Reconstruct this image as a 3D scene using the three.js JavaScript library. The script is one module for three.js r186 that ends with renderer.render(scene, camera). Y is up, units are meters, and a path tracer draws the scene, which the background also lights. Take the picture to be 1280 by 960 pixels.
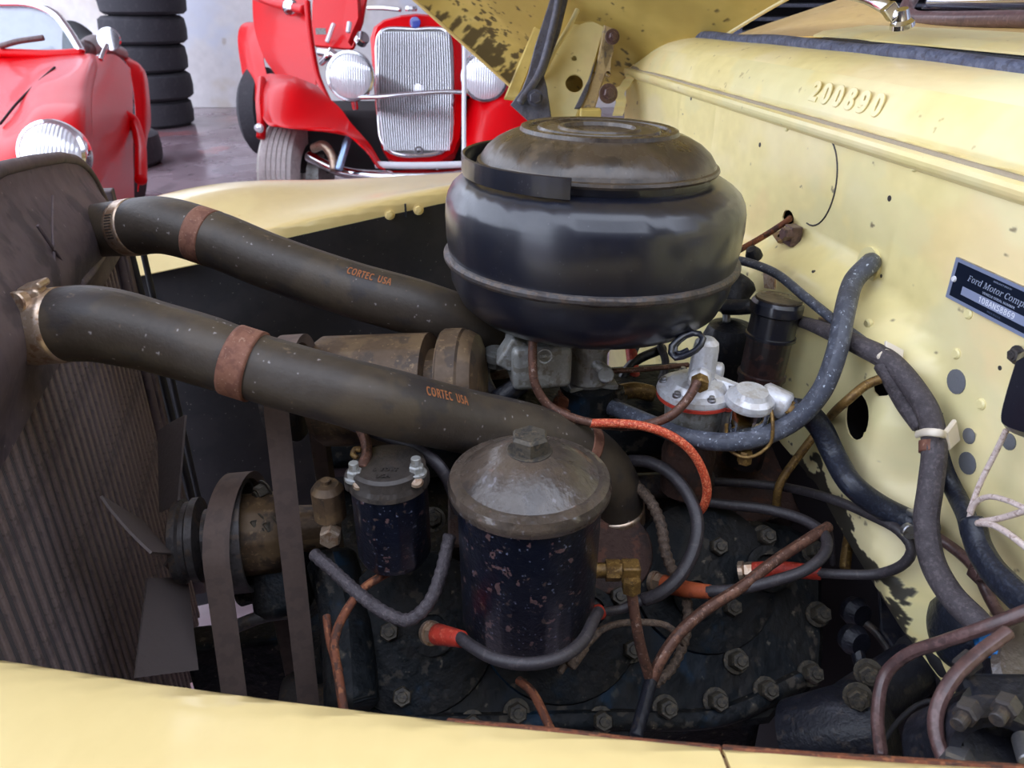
import * as THREE from 'three';
import { RoundedBoxGeometry } from 'three/addons/geometries/RoundedBoxGeometry.js';
import { mergeGeometries, mergeVertices, toCreasedNormals } from 'three/addons/utils/BufferGeometryUtils.js';
import { TextGeometry } from 'three/addons/geometries/TextGeometry.js';
import { FontLoader } from 'three/addons/loaders/FontLoader.js';

// ------------------------------------------------------------ camera, sky, exposure
const scene = new THREE.Scene();
const camera = new THREE.PerspectiveCamera(53, 1280 / 960, 0.02, 60);
camera.position.set(0, 1.3, 0);
camera.rotation.set(-27 * Math.PI / 180, 0, 0);
camera.focus = 0.66; camera.userData.fStop = 16;
scene.add(camera);
scene.background = new THREE.Color().setRGB(0.87, 0.95, 1.14);
scene.backgroundIntensity = 2.0;
scene.environment = null;
const renderer = new THREE.WebGLRenderer({ antialias: true });
renderer.toneMapping = THREE.LinearToneMapping;
renderer.toneMappingExposure = 1.7;
renderer.shadowMap.enabled = true;

// ------------------------------------------------------------ helpers
function rng(seed) { let a = seed >>> 0; return () => { a = (a + 0x6D2B79F5) >>> 0; let t = a; t = Math.imul(t ^ (t >>> 15), t | 1); t ^= t + Math.imul(t ^ (t >>> 7), t | 61); return ((t ^ (t >>> 14)) >>> 0) / 4294967296; }; }
const V = (a) => (a.isVector3 ? a.clone() : new THREE.Vector3(...a));
const add = (a, b, k = 1) => [a[0] + b[0] * k, a[1] + b[1] * k, a[2] + b[2] * k];
const UP = [0, 1, 0];
const REAR = [0.9861, 0, -0.1661], FRONT = [-0.9861, 0, 0.1661], AWAY = [-0.1661, 0, -0.9861], NEAR = [0.1661, 0, 0.9861];   // the car's own directions
const smooth = (a, b, x) => { const t = Math.min(1, Math.max(0, (x - a) / (b - a))); return t * t * (3 - 2 * t); };
const lerp = (a, b, t) => a + (b - a) * t;
const names = {};
function numbered(name) { const n = names[name] = (names[name] ?? -1) + 1; return n ? name + '_' + String(n).padStart(3, '0') : name; }
const baseOf = new WeakMap();
function thing(name, label, category, base, group) {
  const o = new THREE.Group(); o.name = numbered(name); o.position.set(...base); o.userData = { label, category };
  if (group) o.userData.group = group;
  scene.add(o); baseOf.set(o, base); return o;
}
function part(name, geometry, material, parent, label) {            // geometry is given in world coordinates
  const b = baseOf.get(parent), g = geometry.clone(); g.translate(-b[0], -b[1], -b[2]);
  const m = new THREE.Mesh(g, material); m.name = name; m.castShadow = m.receiveShadow = true;
  if (label) m.userData.label = label;
  parent.add(m); baseOf.set(m, b); return m;
}
function solo(name, geometry, material, label, category, group) {
  const g = geometry.clone(); g.computeBoundingBox(); const b = g.boundingBox;
  const base = [(b.min.x + b.max.x) / 2, b.min.y, (b.min.z + b.max.z) / 2]; g.translate(-base[0], -base[1], -base[2]);
  const m = new THREE.Mesh(g, material); m.name = numbered(name); m.position.set(...base); m.castShadow = m.receiveShadow = true;
  m.userData = { label, category }; if (group) m.userData.group = group;
  scene.add(m); baseOf.set(m, base); return m;
}
function struct(name, geometry, material) {
  const m = new THREE.Mesh(geometry, material); m.name = name; m.castShadow = m.receiveShadow = true; m.userData.kind = 'structure'; scene.add(m); baseOf.set(m, [0, 0, 0]); return m;
}
function clean(g) {
  let n = g.index ? g.toNonIndexed() : g.clone();
  for (const k of Object.keys(n.attributes)) if (!['position', 'normal', 'uv'].includes(k)) n.deleteAttribute(k);
  n.morphAttributes = {}; n.clearGroups(); if (!n.attributes.normal) n.computeVertexNormals();
  if (!n.attributes.uv) boxUV(n);
  return n;
}
const merge = (list) => mergeGeometries(list.map(clean));
function boxUV(g) {                                                   // uv in metres, from the faces' own directions
  if (g.index) g = g.toNonIndexed();
  if (!g.attributes.normal) g.computeVertexNormals();
  const p = g.attributes.position, n = p.count, uv = new Float32Array(n * 2), a = new THREE.Vector3(), b = new THREE.Vector3(), c = new THREE.Vector3();
  for (let i = 0; i < n; i += 3) {
    a.fromBufferAttribute(p, i); b.fromBufferAttribute(p, i + 1).sub(a); c.fromBufferAttribute(p, i + 2).sub(a); b.cross(c);
    const x = Math.abs(b.x), y = Math.abs(b.y), z = Math.abs(b.z);
    for (let k = i; k < i + 3; k++) {
      const [u, v] = x >= y && x >= z ? [p.getZ(k), p.getY(k)] : y >= z ? [p.getX(k), p.getZ(k)] : [p.getX(k), p.getY(k)];
      uv[2 * k] = u; uv[2 * k + 1] = v;
    }
  }
  g.setAttribute('uv', new THREE.BufferAttribute(uv, 2)); return g;
}
const curveOf = (pts, closed = false) => (pts.getPointAt ? pts : new THREE.CatmullRomCurve3(pts.map(V), closed, 'centripetal'));
function tube(pts, r, o = {}) {                                       // swept round tube with rounded ends; r number or function of 0..1
  const cv = curveOf(pts, o.closed), len = cv.getLength(), t0 = o.t0 ?? 0, t1 = o.t1 ?? 1;
  const n = o.seg ?? Math.max(6, Math.min(160, Math.ceil(len * (t1 - t0) / 0.006))), m = o.radial ?? 12;
  const R = typeof r === 'function' ? r : () => r, rings = [];
  let T = cv.getTangentAt(t0), N = Math.abs(T.y) < 0.9 ? new THREE.Vector3(0, 1, 0) : new THREE.Vector3(1, 0, 0); N.addScaledVector(T, -N.dot(T)).normalize();
  for (let i = 0; i <= n; i++) {
    const t = lerp(t0, t1, i / n), T2 = cv.getTangentAt(t), p = cv.getPointAt(t);
    N.addScaledVector(T2, -N.dot(T2)).normalize(); T = T2;
    rings.push({ p, T: T.clone(), N: N.clone(), B: new THREE.Vector3().crossVectors(T, N), r: R(t), v: t * len });
  }
  if (!o.closed) {
    const e = o.round === undefined ? 0.35 : o.round, a = rings[0], z = rings[rings.length - 1];
    const cap = (q, s) => [1, 0.8, 0.45, 0.001].map((k, j) => ({ ...q, p: q.p.clone().addScaledVector(q.T, s * q.r * e * [0, 0.6, 0.9, 1][j]), r: q.r * k }));
    rings.unshift(...cap(a, -1).slice(1).reverse()); rings.push(...cap(z, 1).slice(1));
  }
  const pos = [], uv = [], idx = [];
  for (const q of rings) for (let j = 0; j <= m; j++) {
    const f = j / m * Math.PI * 2, x = Math.cos(f) * q.r, y = Math.sin(f) * q.r * (o.flat ?? 1);
    pos.push(q.p.x + q.N.x * x + q.B.x * y, q.p.y + q.N.y * x + q.B.y * y, q.p.z + q.N.z * x + q.B.z * y); uv.push(j / m * Math.PI * 2 * (o.uvr ?? q.r), q.v);
  }
  for (let i = 0; i < rings.length - 1; i++) for (let j = 0; j < m; j++) { const a = i * (m + 1) + j, b = a + m + 1; idx.push(a, a + 1, b, b, a + 1, b + 1); }
  return finish(pos, uv, idx);
}
function finish(pos, uv, idx) {
  const g = new THREE.BufferGeometry(); g.setAttribute('position', new THREE.Float32BufferAttribute(pos, 3)); if (uv) g.setAttribute('uv', new THREE.Float32BufferAttribute(uv, 2)); g.setIndex(idx);
  g.computeVertexNormals(); return g;
}
function placeAxis(g, base, axis = UP) { g.applyQuaternion(new THREE.Quaternion().setFromUnitVectors(new THREE.Vector3(0, 1, 0), V(axis).normalize())); g.translate(...base); return g; }
function lathe(profile, base, axis = UP, seg = 48, phi0 = 0, phi = Math.PI * 2, crease = 0.6) {
  const g = new THREE.LatheGeometry(profile.map(([r, y]) => new THREE.Vector2(Math.max(r, 1e-5), y)), seg, phi0, phi), p = g.attributes.position, uv = g.attributes.uv;
  let L = [0]; for (let i = 1; i < profile.length; i++) L.push(L[i - 1] + Math.hypot(profile[i][0] - profile[i - 1][0], profile[i][1] - profile[i - 1][1]));
  const rm = Math.max(...profile.map((q) => q[0]));
  for (let i = 0; i < uv.count; i++) uv.setXY(i, uv.getX(i) * phi * rm, L[i % profile.length]);
  const q = toCreasedNormals(g, crease), P = q.attributes.position, U = q.attributes.uv, a = new THREE.Vector3(), b = new THREE.Vector3(), c = new THREE.Vector3();
  for (let i = 0; i < P.count; i += 3) {                               // flat faces are mapped from above, walls round the axis
    a.fromBufferAttribute(P, i); b.fromBufferAttribute(P, i + 1).sub(a); c.fromBufferAttribute(P, i + 2).sub(a); b.cross(c).normalize();
    if (Math.abs(b.y) > 0.55) for (let k = i; k < i + 3; k++) U.setXY(k, P.getX(k), P.getZ(k));
  }
  return placeAxis(q, base, axis);
}
const disc = (r, h, base, axis = UP, seg = 28, ch = 0.12) => { const c = Math.min(r, h) * ch; return lathe([[0, 0], [r - c, 0], [r, c], [r, h - c], [r - c, h], [0, h]], base, axis, seg); };
const ring = (ri, ro, h, base, axis = UP, seg = 36, phi0 = 0, phi = Math.PI * 2) => lathe([[ri, 0], [ro, 0], [ro, h], [ri, h], [ri, 0]], base, axis, seg, phi0, phi);
function hex(r, h, base, axis = UP) {                                 // hexagon with chamfered top
  const g = new THREE.LatheGeometry([[0, 0], [r, 0], [r, h * 0.82], [r * 0.86, h], [0, h]].map(([x, y]) => new THREE.Vector2(Math.max(x, 1e-5), y)), 6);
  return placeAxis(boxUV(toCreasedNormals(g, 0.2)), base, axis);
}
const bolt = (r, h, base, axis = UP) => merge([disc(r * 1.35, h * 0.18, base, axis, 16), hex(r, h, add(base, V(axis).normalize().toArray(), h * 0.15), axis), disc(r * 0.5, h * 0.25, add(base, V(axis).normalize().toArray(), h * 1.1), axis, 12)]);
function basisMatrix(x, y) { const X = V(x).normalize(), Z = new THREE.Vector3().crossVectors(X, V(y)).normalize(), Y = new THREE.Vector3().crossVectors(Z, X); return new THREE.Matrix4().makeBasis(X, Y, Z); }
function box(center, size, xdir = REAR, ydir = UP, bevel = 0.12) {
  const g = new RoundedBoxGeometry(size[0], size[1], size[2], 2, Math.min(...size) * bevel); g.applyMatrix4(basisMatrix(xdir, ydir)); g.translate(...center); return boxUV(g);
}
function plate(poly, thick, o = {}) {                                 // flat outline of 3-D points, given real thickness; holes: [centre, radius]
  const P = poly.map(V), c = P.reduce((a, p) => a.add(p), new THREE.Vector3()).multiplyScalar(1 / P.length), n = new THREE.Vector3();
  for (let i = 0; i < P.length; i++) { const a = P[i], b = P[(i + 1) % P.length]; n.x += (a.y - b.y) * (a.z + b.z); n.y += (a.z - b.z) * (a.x + b.x); n.z += (a.x - b.x) * (a.y + b.y); }
  n.normalize(); if (o.face && n.dot(V(o.face)) < 0) n.negate();
  let X = P[1].clone().sub(P[0]); X.addScaledVector(n, -X.dot(n)).normalize(); const Y = new THREE.Vector3().crossVectors(n, X);
  const to = (p) => { const q = V(p).sub(c); return new THREE.Vector2(q.dot(X), q.dot(Y)); };
  const pts = P.map(to); const sh = new THREE.Shape(o.smooth ? new THREE.SplineCurve([...pts, pts[0]]).getPoints(o.smooth) : pts);
  for (const [hc, hr, hs] of o.holes ?? []) { const q = to(hc), h = new THREE.Path(); h.absellipse(q.x, q.y, hr, hs ?? hr, 0, Math.PI * 2, true); sh.holes.push(h); }
  const b = o.bevel ?? Math.min(thick * 0.25, 0.002);
  const g = new THREE.ExtrudeGeometry(sh, { depth: Math.max(thick - 2 * b, 1e-4), bevelEnabled: b > 0, bevelThickness: b, bevelSize: b, bevelOffset: -b, bevelSegments: 1, curveSegments: 18 });
  g.translate(0, 0, -thick + b); g.applyMatrix4(new THREE.Matrix4().makeBasis(X, Y, n)); g.translate(c.x, c.y, c.z); return boxUV(toCreasedNormals(g, 0.5));
}
function sheet(nu, nv, fn, t = 0.0015, flip = false) {                // curved sheet metal of thickness t
  const pos = [], uv = [], idx = [];
  for (let i = 0; i <= nu; i++) for (let j = 0; j <= nv; j++) { pos.push(...fn(i / nu, j / nv)); }
  for (let i = 0; i < nu; i++) for (let j = 0; j < nv; j++) { const a = i * (nv + 1) + j, b = a + nv + 1; flip ? idx.push(a, a + 1, b, b, a + 1, b + 1) : idx.push(a, b, a + 1, b, b + 1, a + 1); }
  return solidify(finish(pos, null, idx), t);
}
function solidify(g, t) {
  const p = g.attributes.position, n = g.attributes.normal, N = p.count, ix = g.index.array, pos = [], idx = [];
  for (let i = 0; i < N; i++) pos.push(p.getX(i), p.getY(i), p.getZ(i));
  for (let i = 0; i < N; i++) pos.push(p.getX(i) - n.getX(i) * t, p.getY(i) - n.getY(i) * t, p.getZ(i) - n.getZ(i) * t);
  const edges = new Map();
  for (let i = 0; i < ix.length; i += 3) {
    idx.push(ix[i], ix[i + 1], ix[i + 2], ix[i] + N, ix[i + 2] + N, ix[i + 1] + N);
    for (let k = 0; k < 3; k++) { const a = ix[i + k], b = ix[i + (k + 1) % 3], r = b * N + a; if (edges.has(r)) edges.delete(r); else edges.set(a * N + b, [a, b]); }
  }
  for (const [a, b] of edges.values()) idx.push(a, a + N, b, b, a + N, b + N);
  const q = finish(pos, null, idx); return boxUV(toCreasedNormals(q, 0.9));
}
function loft(sections, nu, nv, t = 0.002, flip = false) {            // smooth skin through rows of control points
  const rows = sections.map((s) => curveOf(s)), R = rows.map((c) => Array.from({ length: nv + 1 }, (_, j) => c.getPoint(j / nv)));
  const cols = Array.from({ length: nv + 1 }, (_, j) => new THREE.CatmullRomCurve3(R.map((r) => r[j]), false, 'centripetal'));
  return sheet(nu, nv, (u, v) => cols[Math.round(v * nv)].getPoint(u).toArray(), t, flip);
}
const font = await new FontLoader().loadAsync('fonts/droid/droid_sans_bold.typeface.json');

// ------------------------------------------------------------ procedural materials
function hash(x, y, s) { let h = Math.imul(x, 374761393) ^ Math.imul(y, 668265263) ^ Math.imul(s, 2147483647 - 5); h = Math.imul(h ^ (h >>> 13), 1274126177); return ((h ^ (h >>> 16)) >>> 0) / 4294967296; }
function vnoise(u, v, f, s) {                                         // tiles over 0..1
  const x = u * f, y = v * f, i = Math.floor(x), j = Math.floor(y), a = x - i, b = y - j, A = a * a * (3 - 2 * a), B = b * b * (3 - 2 * b), m = (k) => ((k % f) + f) % f;
  return lerp(lerp(hash(m(i), m(j), s), hash(m(i + 1), m(j), s), A), lerp(hash(m(i), m(j + 1), s), hash(m(i + 1), m(j + 1), s), A), B);
}
const fbm = (u, v, f, s, o = 4) => { let a = 0, w = 0.5, t = 0; for (let k = 0; k < o; k++) { a += w * vnoise(u, v, f << k, s + k * 17); t += w; w *= 0.55; } return a / t; };
function texture(n, fn, srgb = true, tile = 0.25) {
  const d = new Uint8Array(n * n * 4);
  for (let y = 0; y < n; y++) for (let x = 0; x < n; x++) { const c = fn((x + 0.5) / n, (y + 0.5) / n), k = (y * n + x) * 4; d[k] = c[0]; d[k + 1] = c[1]; d[k + 2] = c[2]; d[k + 3] = 255; }
  const t = new THREE.DataTexture(d, n, n); t.wrapS = t.wrapT = THREE.RepeatWrapping; t.magFilter = THREE.LinearFilter; t.minFilter = THREE.LinearFilter; t.repeat.set(1 / tile, 1 / tile); if (srgb) t.colorSpace = THREE.SRGBColorSpace; t.needsUpdate = true; return t;
}
const mixc = (a, b, t) => [lerp(a[0], b[0], t), lerp(a[1], b[1], t), lerp(a[2], b[2], t)];
const cl = (c) => c.map((x) => Math.max(0, Math.min(255, x)));
function grime(base, spots, seed, o = {}) {                           // painted surface: base colour, patches of other matter with their own outlines, fine specks
  return texture(o.n ?? 256, (u, v) => {
    let c = base.slice(); const g = (fbm(u, v, 48, seed + 90, 2) - 0.5) * (o.grain ?? 14); c = c.map((x) => x + g);
    spots.forEach(([col, f, th, w, amt], k) => { const q = fbm(u, v, f, seed + k * 31, 5); c = mixc(c, col, smooth(th, th + w, q) * amt); });
    return cl(c);
  }, true, o.tile ?? 0.3);
}
const bumpTex = (seed, f = 40, n = 256, tile = 0.12) => texture(n, (u, v) => { const q = 255 * fbm(u, v, f, seed, 4); return [q, q, q]; }, false, tile);
const roughTex = (seed, lo, hi, f = 10, tile = 0.2) => texture(256, (u, v) => { const q = 255 * lerp(lo, hi, smooth(0.35, 0.65, fbm(u, v, f, seed, 5))); return [q, q, q]; }, false, tile);
const std = (o) => new THREE.MeshPhysicalMaterial({ roughness: 0.6, metalness: 0, side: THREE.DoubleSide, ...o });
const rgb = (r, g, b) => new THREE.Color(`rgb(${r},${g},${b})`);
const bumpFine = bumpTex(5, 24, 256, 0.06), bumpCoarse = bumpTex(9, 12, 256, 0.16);
const M = {};
M.yellow = std({ map: grime([238, 222, 158], [[[246, 232, 190], 5, 0.5, 0.2, 0.6], [[240, 212, 160], 4, 0.6, 0.12, 0.4], [[228, 222, 176], 7, 0.55, 0.12, 0.45], [[150, 130, 84], 60, 0.80, 0.03, 0.5], [[84, 78, 70], 60, 0.87, 0.02, 0.8]], 11, { tile: 0.7, n: 512 }), roughness: 0.42, clearcoat: 0.25, clearcoatRoughness: 0.3, bumpMap: bumpCoarse, bumpScale: 0.0004 });
M.fender = std({ map: grime([234, 210, 146], [[[246, 226, 160], 4, 0.55, 0.15, 0.5], [[205, 160, 80], 60, 0.86, 0.02, 0.6]], 23, { tile: 0.6, grain: 6 }), roughness: 0.32, clearcoat: 0.6, clearcoatRoughness: 0.12 });
M.olive = std({ map: grime([206, 182, 104], [[[160, 134, 66], 5, 0.52, 0.16, 0.6], [[110, 90, 48], 10, 0.66, 0.1, 0.5], [[60, 48, 30], 60, 0.78, 0.04, 0.7], [[222, 206, 140], 6, 0.6, 0.1, 0.5]], 37, { tile: 0.45 }), roughness: 0.55 });
M.apron = std({ map: grime([21, 20, 25], [[[38, 34, 37], 6, 0.52, 0.15, 0.6], [[150, 140, 130], 70, 0.8, 0.02, 0.7]], 41, { tile: 0.3, grain: 8 }), roughness: 0.6 });
M.enamel = std({ map: grime([12, 16, 31], [[[40, 36, 38], 9, 0.6, 0.1, 0.35], [[120, 112, 108], 80, 0.8, 0.02, 0.55]], 53, { tile: 0.22, grain: 5 }), roughness: 0.42, clearcoat: 0.7, clearcoatRoughness: 0.2, bumpMap: bumpFine, bumpScale: 0.00006 });
M.dusty = std({ map: grime([68, 57, 46], [[[104, 90, 72], 5, 0.5, 0.2, 0.6], [[42, 36, 32], 9, 0.58, 0.1, 0.6], [[140, 132, 124], 60, 0.76, 0.03, 0.4]], 59, { tile: 0.2 }), roughness: 0.4, roughnessMap: roughTex(60, 0.55, 1, 8, 0.2), clearcoat: 0.25, clearcoatRoughness: 0.35, bumpMap: bumpFine, bumpScale: 0.0002 });
M.blackpaint = std({ map: grime([12, 18, 32], [[[22, 26, 40], 12, 0.52, 0.1, 0.6], [[118, 88, 84], 26, 0.69, 0.02, 0.8], [[140, 144, 164], 70, 0.74, 0.02, 0.7], [[96, 76, 66], 40, 0.73, 0.02, 0.7]], 61, { tile: 0.2, grain: 6, n: 512 }), roughness: 0.36, clearcoat: 0.4, clearcoatRoughness: 0.22, bumpMap: bumpFine, bumpScale: 0.0003 });
M.lid = std({ map: grime([70, 62, 56], [[[88, 76, 66], 5, 0.5, 0.15, 0.7], [[124, 122, 132], 50, 0.74, 0.04, 0.6], [[112, 84, 74], 30, 0.78, 0.03, 0.6], [[52, 46, 44], 10, 0.62, 0.08, 0.5]], 67, { tile: 0.2, n: 512 }), roughness: 0.36, roughnessMap: roughTex(68, 0.6, 1, 9, 0.14), clearcoat: 0.35, clearcoatRoughness: 0.3, bumpMap: bumpFine, bumpScale: 0.0005 });
M.rubber = std({ map: grime([62, 54, 46], [[[86, 74, 58], 6, 0.5, 0.15, 0.5], [[46, 42, 44], 8, 0.55, 0.1, 0.6], [[176, 172, 176], 60, 0.8, 0.02, 0.8], [[130, 110, 86], 44, 0.80, 0.02, 0.5]], 71, { tile: 0.24, grain: 10 }), roughness: 0.5, bumpMap: bumpFine, bumpScale: 0.0002 });
M.hosegrey = std({ map: grime([72, 76, 88], [[[120, 124, 136], 40, 0.6, 0.08, 0.5], [[196, 206, 220], 56, 0.74, 0.02, 0.9], [[44, 44, 52], 10, 0.6, 0.1, 0.4]], 73, { tile: 0.12 }), roughness: 0.5, bumpMap: bumpFine, bumpScale: 0.0004 });
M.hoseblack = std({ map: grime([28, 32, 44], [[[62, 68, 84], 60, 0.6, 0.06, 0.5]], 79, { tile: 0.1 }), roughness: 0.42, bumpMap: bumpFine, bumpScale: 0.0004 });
M.loom = std({ map: grime([70, 64, 68], [[[104, 96, 98], 50, 0.58, 0.06, 0.5], [[48, 42, 46], 12, 0.58, 0.1, 0.5]], 83, { tile: 0.1 }), roughness: 0.7, bumpMap: bumpTex(84, 60, 256, 0.05), bumpScale: 0.0006 });
M.braid = std({ map: grime([92, 76, 64], [[[128, 110, 94], 40, 0.58, 0.06, 0.6], [[58, 48, 42], 26, 0.58, 0.08, 0.6]], 87, { tile: 0.06 }), roughness: 0.8, bumpMap: bumpFine, bumpScale: 0.0008 });
M.rustdark = std({ map: grime([66, 44, 36], [[[44, 34, 32], 8, 0.5, 0.12, 0.7], [[104, 62, 44], 14, 0.62, 0.08, 0.6]], 98, { tile: 0.16 }), roughness: 0.8, bumpMap: bumpFine, bumpScale: 0.001 });
M.wire = std({ map: grime([54, 50, 54], [[[90, 82, 82], 40, 0.62, 0.06, 0.5]], 89, { tile: 0.08 }), roughness: 0.5 });
M.wirewhite = std({ map: grime([196, 178, 172], [[[226, 214, 206], 30, 0.55, 0.1, 0.5], [[140, 116, 104], 26, 0.66, 0.05, 0.6]], 91, { tile: 0.06 }), roughness: 0.7 });
M.wirered = std({ map: grime([196, 74, 44], [[[232, 150, 110], 48, 0.56, 0.04, 0.8], [[120, 44, 30], 30, 0.62, 0.05, 0.6]], 93, { tile: 0.05 }), roughness: 0.6 });
M.rust = std({ map: grime([112, 62, 38], [[[78, 44, 32], 10, 0.5, 0.12, 0.7], [[168, 110, 70], 24, 0.6, 0.08, 0.6], [[54, 36, 30], 18, 0.62, 0.06, 0.7]], 97, { tile: 0.12 }), roughness: 0.8, bumpMap: bumpFine, bumpScale: 0.0006 });
M.pipe = std({ map: grime([96, 66, 54], [[[142, 100, 80], 14, 0.56, 0.1, 0.6], [[170, 150, 140], 44, 0.7, 0.03, 0.7], [[60, 42, 36], 16, 0.6, 0.08, 0.6]], 101, { tile: 0.08 }), roughness: 0.55, metalness: 0.3 });
M.plum = std({ map: grime([92, 68, 66], [[[126, 98, 96], 20, 0.58, 0.08, 0.5], [[60, 44, 46], 12, 0.6, 0.1, 0.5]], 103, { tile: 0.1 }), roughness: 0.4, clearcoat: 0.2 });
M.tape = std({ map: grime([128, 86, 68], [[[100, 62, 50], 12, 0.5, 0.12, 0.6], [[170, 140, 120], 40, 0.72, 0.03, 0.6]], 107, { tile: 0.08 }), roughness: 0.75 });
M.clamp = std({ map: grime([190, 168, 146], [[[150, 112, 84], 10, 0.56, 0.1, 0.6], [[214, 200, 190], 20, 0.6, 0.06, 0.5]], 109, { tile: 0.06 }), roughness: 0.36, metalness: 0.75 });
M.steel = std({ map: grime([150, 150, 154], [[[110, 96, 84], 12, 0.58, 0.1, 0.6]], 113, { tile: 0.08 }), roughness: 0.35, metalness: 0.8 });
M.darksteel = std({ map: grime([70, 66, 66], [[[96, 80, 66], 12, 0.56, 0.1, 0.6], [[46, 42, 44], 16, 0.6, 0.08, 0.5]], 127, { tile: 0.1 }), roughness: 0.5, metalness: 0.3, bumpMap: bumpFine, bumpScale: 0.0003 });
M.hinge = std({ map: grime([92, 92, 104], [[[120, 116, 120], 14, 0.58, 0.1, 0.4], [[64, 58, 60], 10, 0.6, 0.1, 0.4]], 128, { tile: 0.1 }), roughness: 0.45, metalness: 0.3 });
M.brass = std({ map: grime([120, 92, 48], [[[80, 58, 34], 12, 0.52, 0.12, 0.6], [[170, 138, 80], 24, 0.62, 0.06, 0.6]], 131, { tile: 0.05 }), roughness: 0.5, metalness: 0.4 });
M.alloy = std({ map: grime([206, 206, 210], [[[176, 168, 160], 10, 0.56, 0.12, 0.5], [[226, 228, 234], 16, 0.58, 0.1, 0.5]], 137, { tile: 0.08 }), roughness: 0.42, metalness: 0.35, bumpMap: bumpFine, bumpScale: 0.0002 });
M.zinc = std({ map: grime([150, 150, 146], [[[112, 104, 92], 12, 0.56, 0.12, 0.6], [[184, 186, 190], 16, 0.6, 0.1, 0.5]], 139, { tile: 0.08 }), roughness: 0.5, metalness: 0.3 });
M.block = std({ map: grime([19, 23, 27], [[[40, 36, 32], 8, 0.5, 0.1, 0.6], [[26, 52, 76], 5, 0.6, 0.08, 0.7], [[90, 80, 68], 26, 0.66, 0.05, 0.55], [[34, 34, 36], 14, 0.55, 0.1, 0.6], [[140, 128, 108], 44, 0.76, 0.03, 0.6]], 149, { tile: 0.26 }), roughness: 0.6, bumpMap: bumpTex(150, 16, 256, 0.1), bumpScale: 0.0015, specularIntensity: 0.4 });
M.bolt = std({ map: grime([74, 68, 58], [[[44, 42, 42], 14, 0.5, 0.12, 0.7], [[110, 96, 76], 20, 0.62, 0.08, 0.6]], 151, { tile: 0.06 }), roughness: 0.6, metalness: 0.2, bumpMap: bumpFine, bumpScale: 0.0004 });
M.redboot = std({ map: grime([176, 52, 36], [[[128, 40, 34], 10, 0.55, 0.1, 0.6], [[204, 110, 84], 30, 0.66, 0.05, 0.6]], 157, { tile: 0.06 }), roughness: 0.55 });
M.orangeboot = std({ map: grime([170, 82, 46], [[[126, 58, 40], 10, 0.55, 0.1, 0.6]], 158, { tile: 0.06 }), roughness: 0.6 });
M.radiator = std({ map: grime([92, 80, 84], [[[110, 96, 96], 6, 0.52, 0.14, 0.6], [[48, 44, 50], 10, 0.58, 0.1, 0.5], [[190, 184, 180], 90, 0.82, 0.02, 0.6]], 163, { tile: 0.3 }), roughness: 0.6, bumpMap: bumpCoarse, bumpScale: 0.0005 });
M.fin = std({ map: texture(256, (u, v) => { const z = Math.abs(((v * 32 + 2 * Math.abs(u * 2 - 1)) % 1) - 0.5) * 2, q = 66 + 40 * z + 10 * (fbm(u, v, 20, 171, 3) - 0.5); return [q * 1.06, q, q * 1.02]; }, true, 0.064), roughness: 0.7 });
M.fintube = std({ map: grime([128, 112, 108], [[[100, 88, 90], 10, 0.5, 0.14, 0.5], [[84, 74, 68], 20, 0.66, 0.06, 0.5]], 165, { tile: 0.1 }), roughness: 0.7 });
M.blade = std({ color: rgb(84, 74, 72), roughness: 0.7, bumpMap: bumpFine, bumpScale: 0.0004 });
M.finbody = std({ color: rgb(40, 36, 40), roughness: 0.8 });
M.cap = std({ map: grime([54, 48, 44], [[[70, 60, 52], 8, 0.52, 0.12, 0.6], [[36, 33, 33], 12, 0.6, 0.1, 0.5]], 172, { tile: 0.1 }), roughness: 0.5, bumpMap: bumpFine, bumpScale: 0.0003 });
M.generator = std({ map: grime([84, 66, 48], [[[116, 94, 66], 9, 0.5, 0.14, 0.6], [[52, 42, 36], 12, 0.58, 0.1, 0.6], [[150, 126, 92], 40, 0.7, 0.04, 0.5]], 173, { tile: 0.16 }), roughness: 0.55, metalness: 0.15 });
M.belt = std({ map: grime([100, 84, 77], [[[84, 72, 68], 10, 0.5, 0.14, 0.5]], 179, { tile: 0.1, grain: 6 }), roughness: 0.75 });
M.umber = std({ map: grime([56, 36, 34], [[[26, 22, 26], 8, 0.5, 0.06, 0.8], [[92, 56, 48], 16, 0.64, 0.05, 0.6]], 105, { tile: 0.12 }), roughness: 0.4, clearcoat: 0.3 });
M.plug = std({ color: rgb(104, 106, 112), roughness: 0.7, bumpMap: bumpFine, bumpScale: 0.0005 });
M.nylon = std({ color: rgb(226, 214, 196), roughness: 0.5 });
M.blueclip = std({ color: rgb(40, 120, 196), roughness: 0.5 });
M.strip = std({ map: grime([74, 80, 102], [[[104, 110, 132], 12, 0.54, 0.1, 0.6], [[50, 50, 62], 16, 0.58, 0.1, 0.5]], 181, { tile: 0.1 }), roughness: 0.5, bumpMap: bumpFine, bumpScale: 0.0006 });
M.glass = std({ color: rgb(235, 225, 190), transmission: 1, thickness: 0.004, roughness: 0.05, ior: 1.5, attenuationColor: rgb(170, 130, 40), attenuationDistance: 0.03, side: THREE.FrontSide });
M.pane = std({ color: rgb(225, 232, 238), transmission: 1, thickness: 0, roughness: 0.02, ior: 1.5 });
M.red = std({ color: rgb(214, 2, 14), roughness: 0.35, clearcoat: 0.18, clearcoatRoughness: 0.05, specularIntensity: 0.3 });
M.chrome = std({ color: rgb(226, 226, 230), metalness: 1, roughness: 0.12 });
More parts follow.
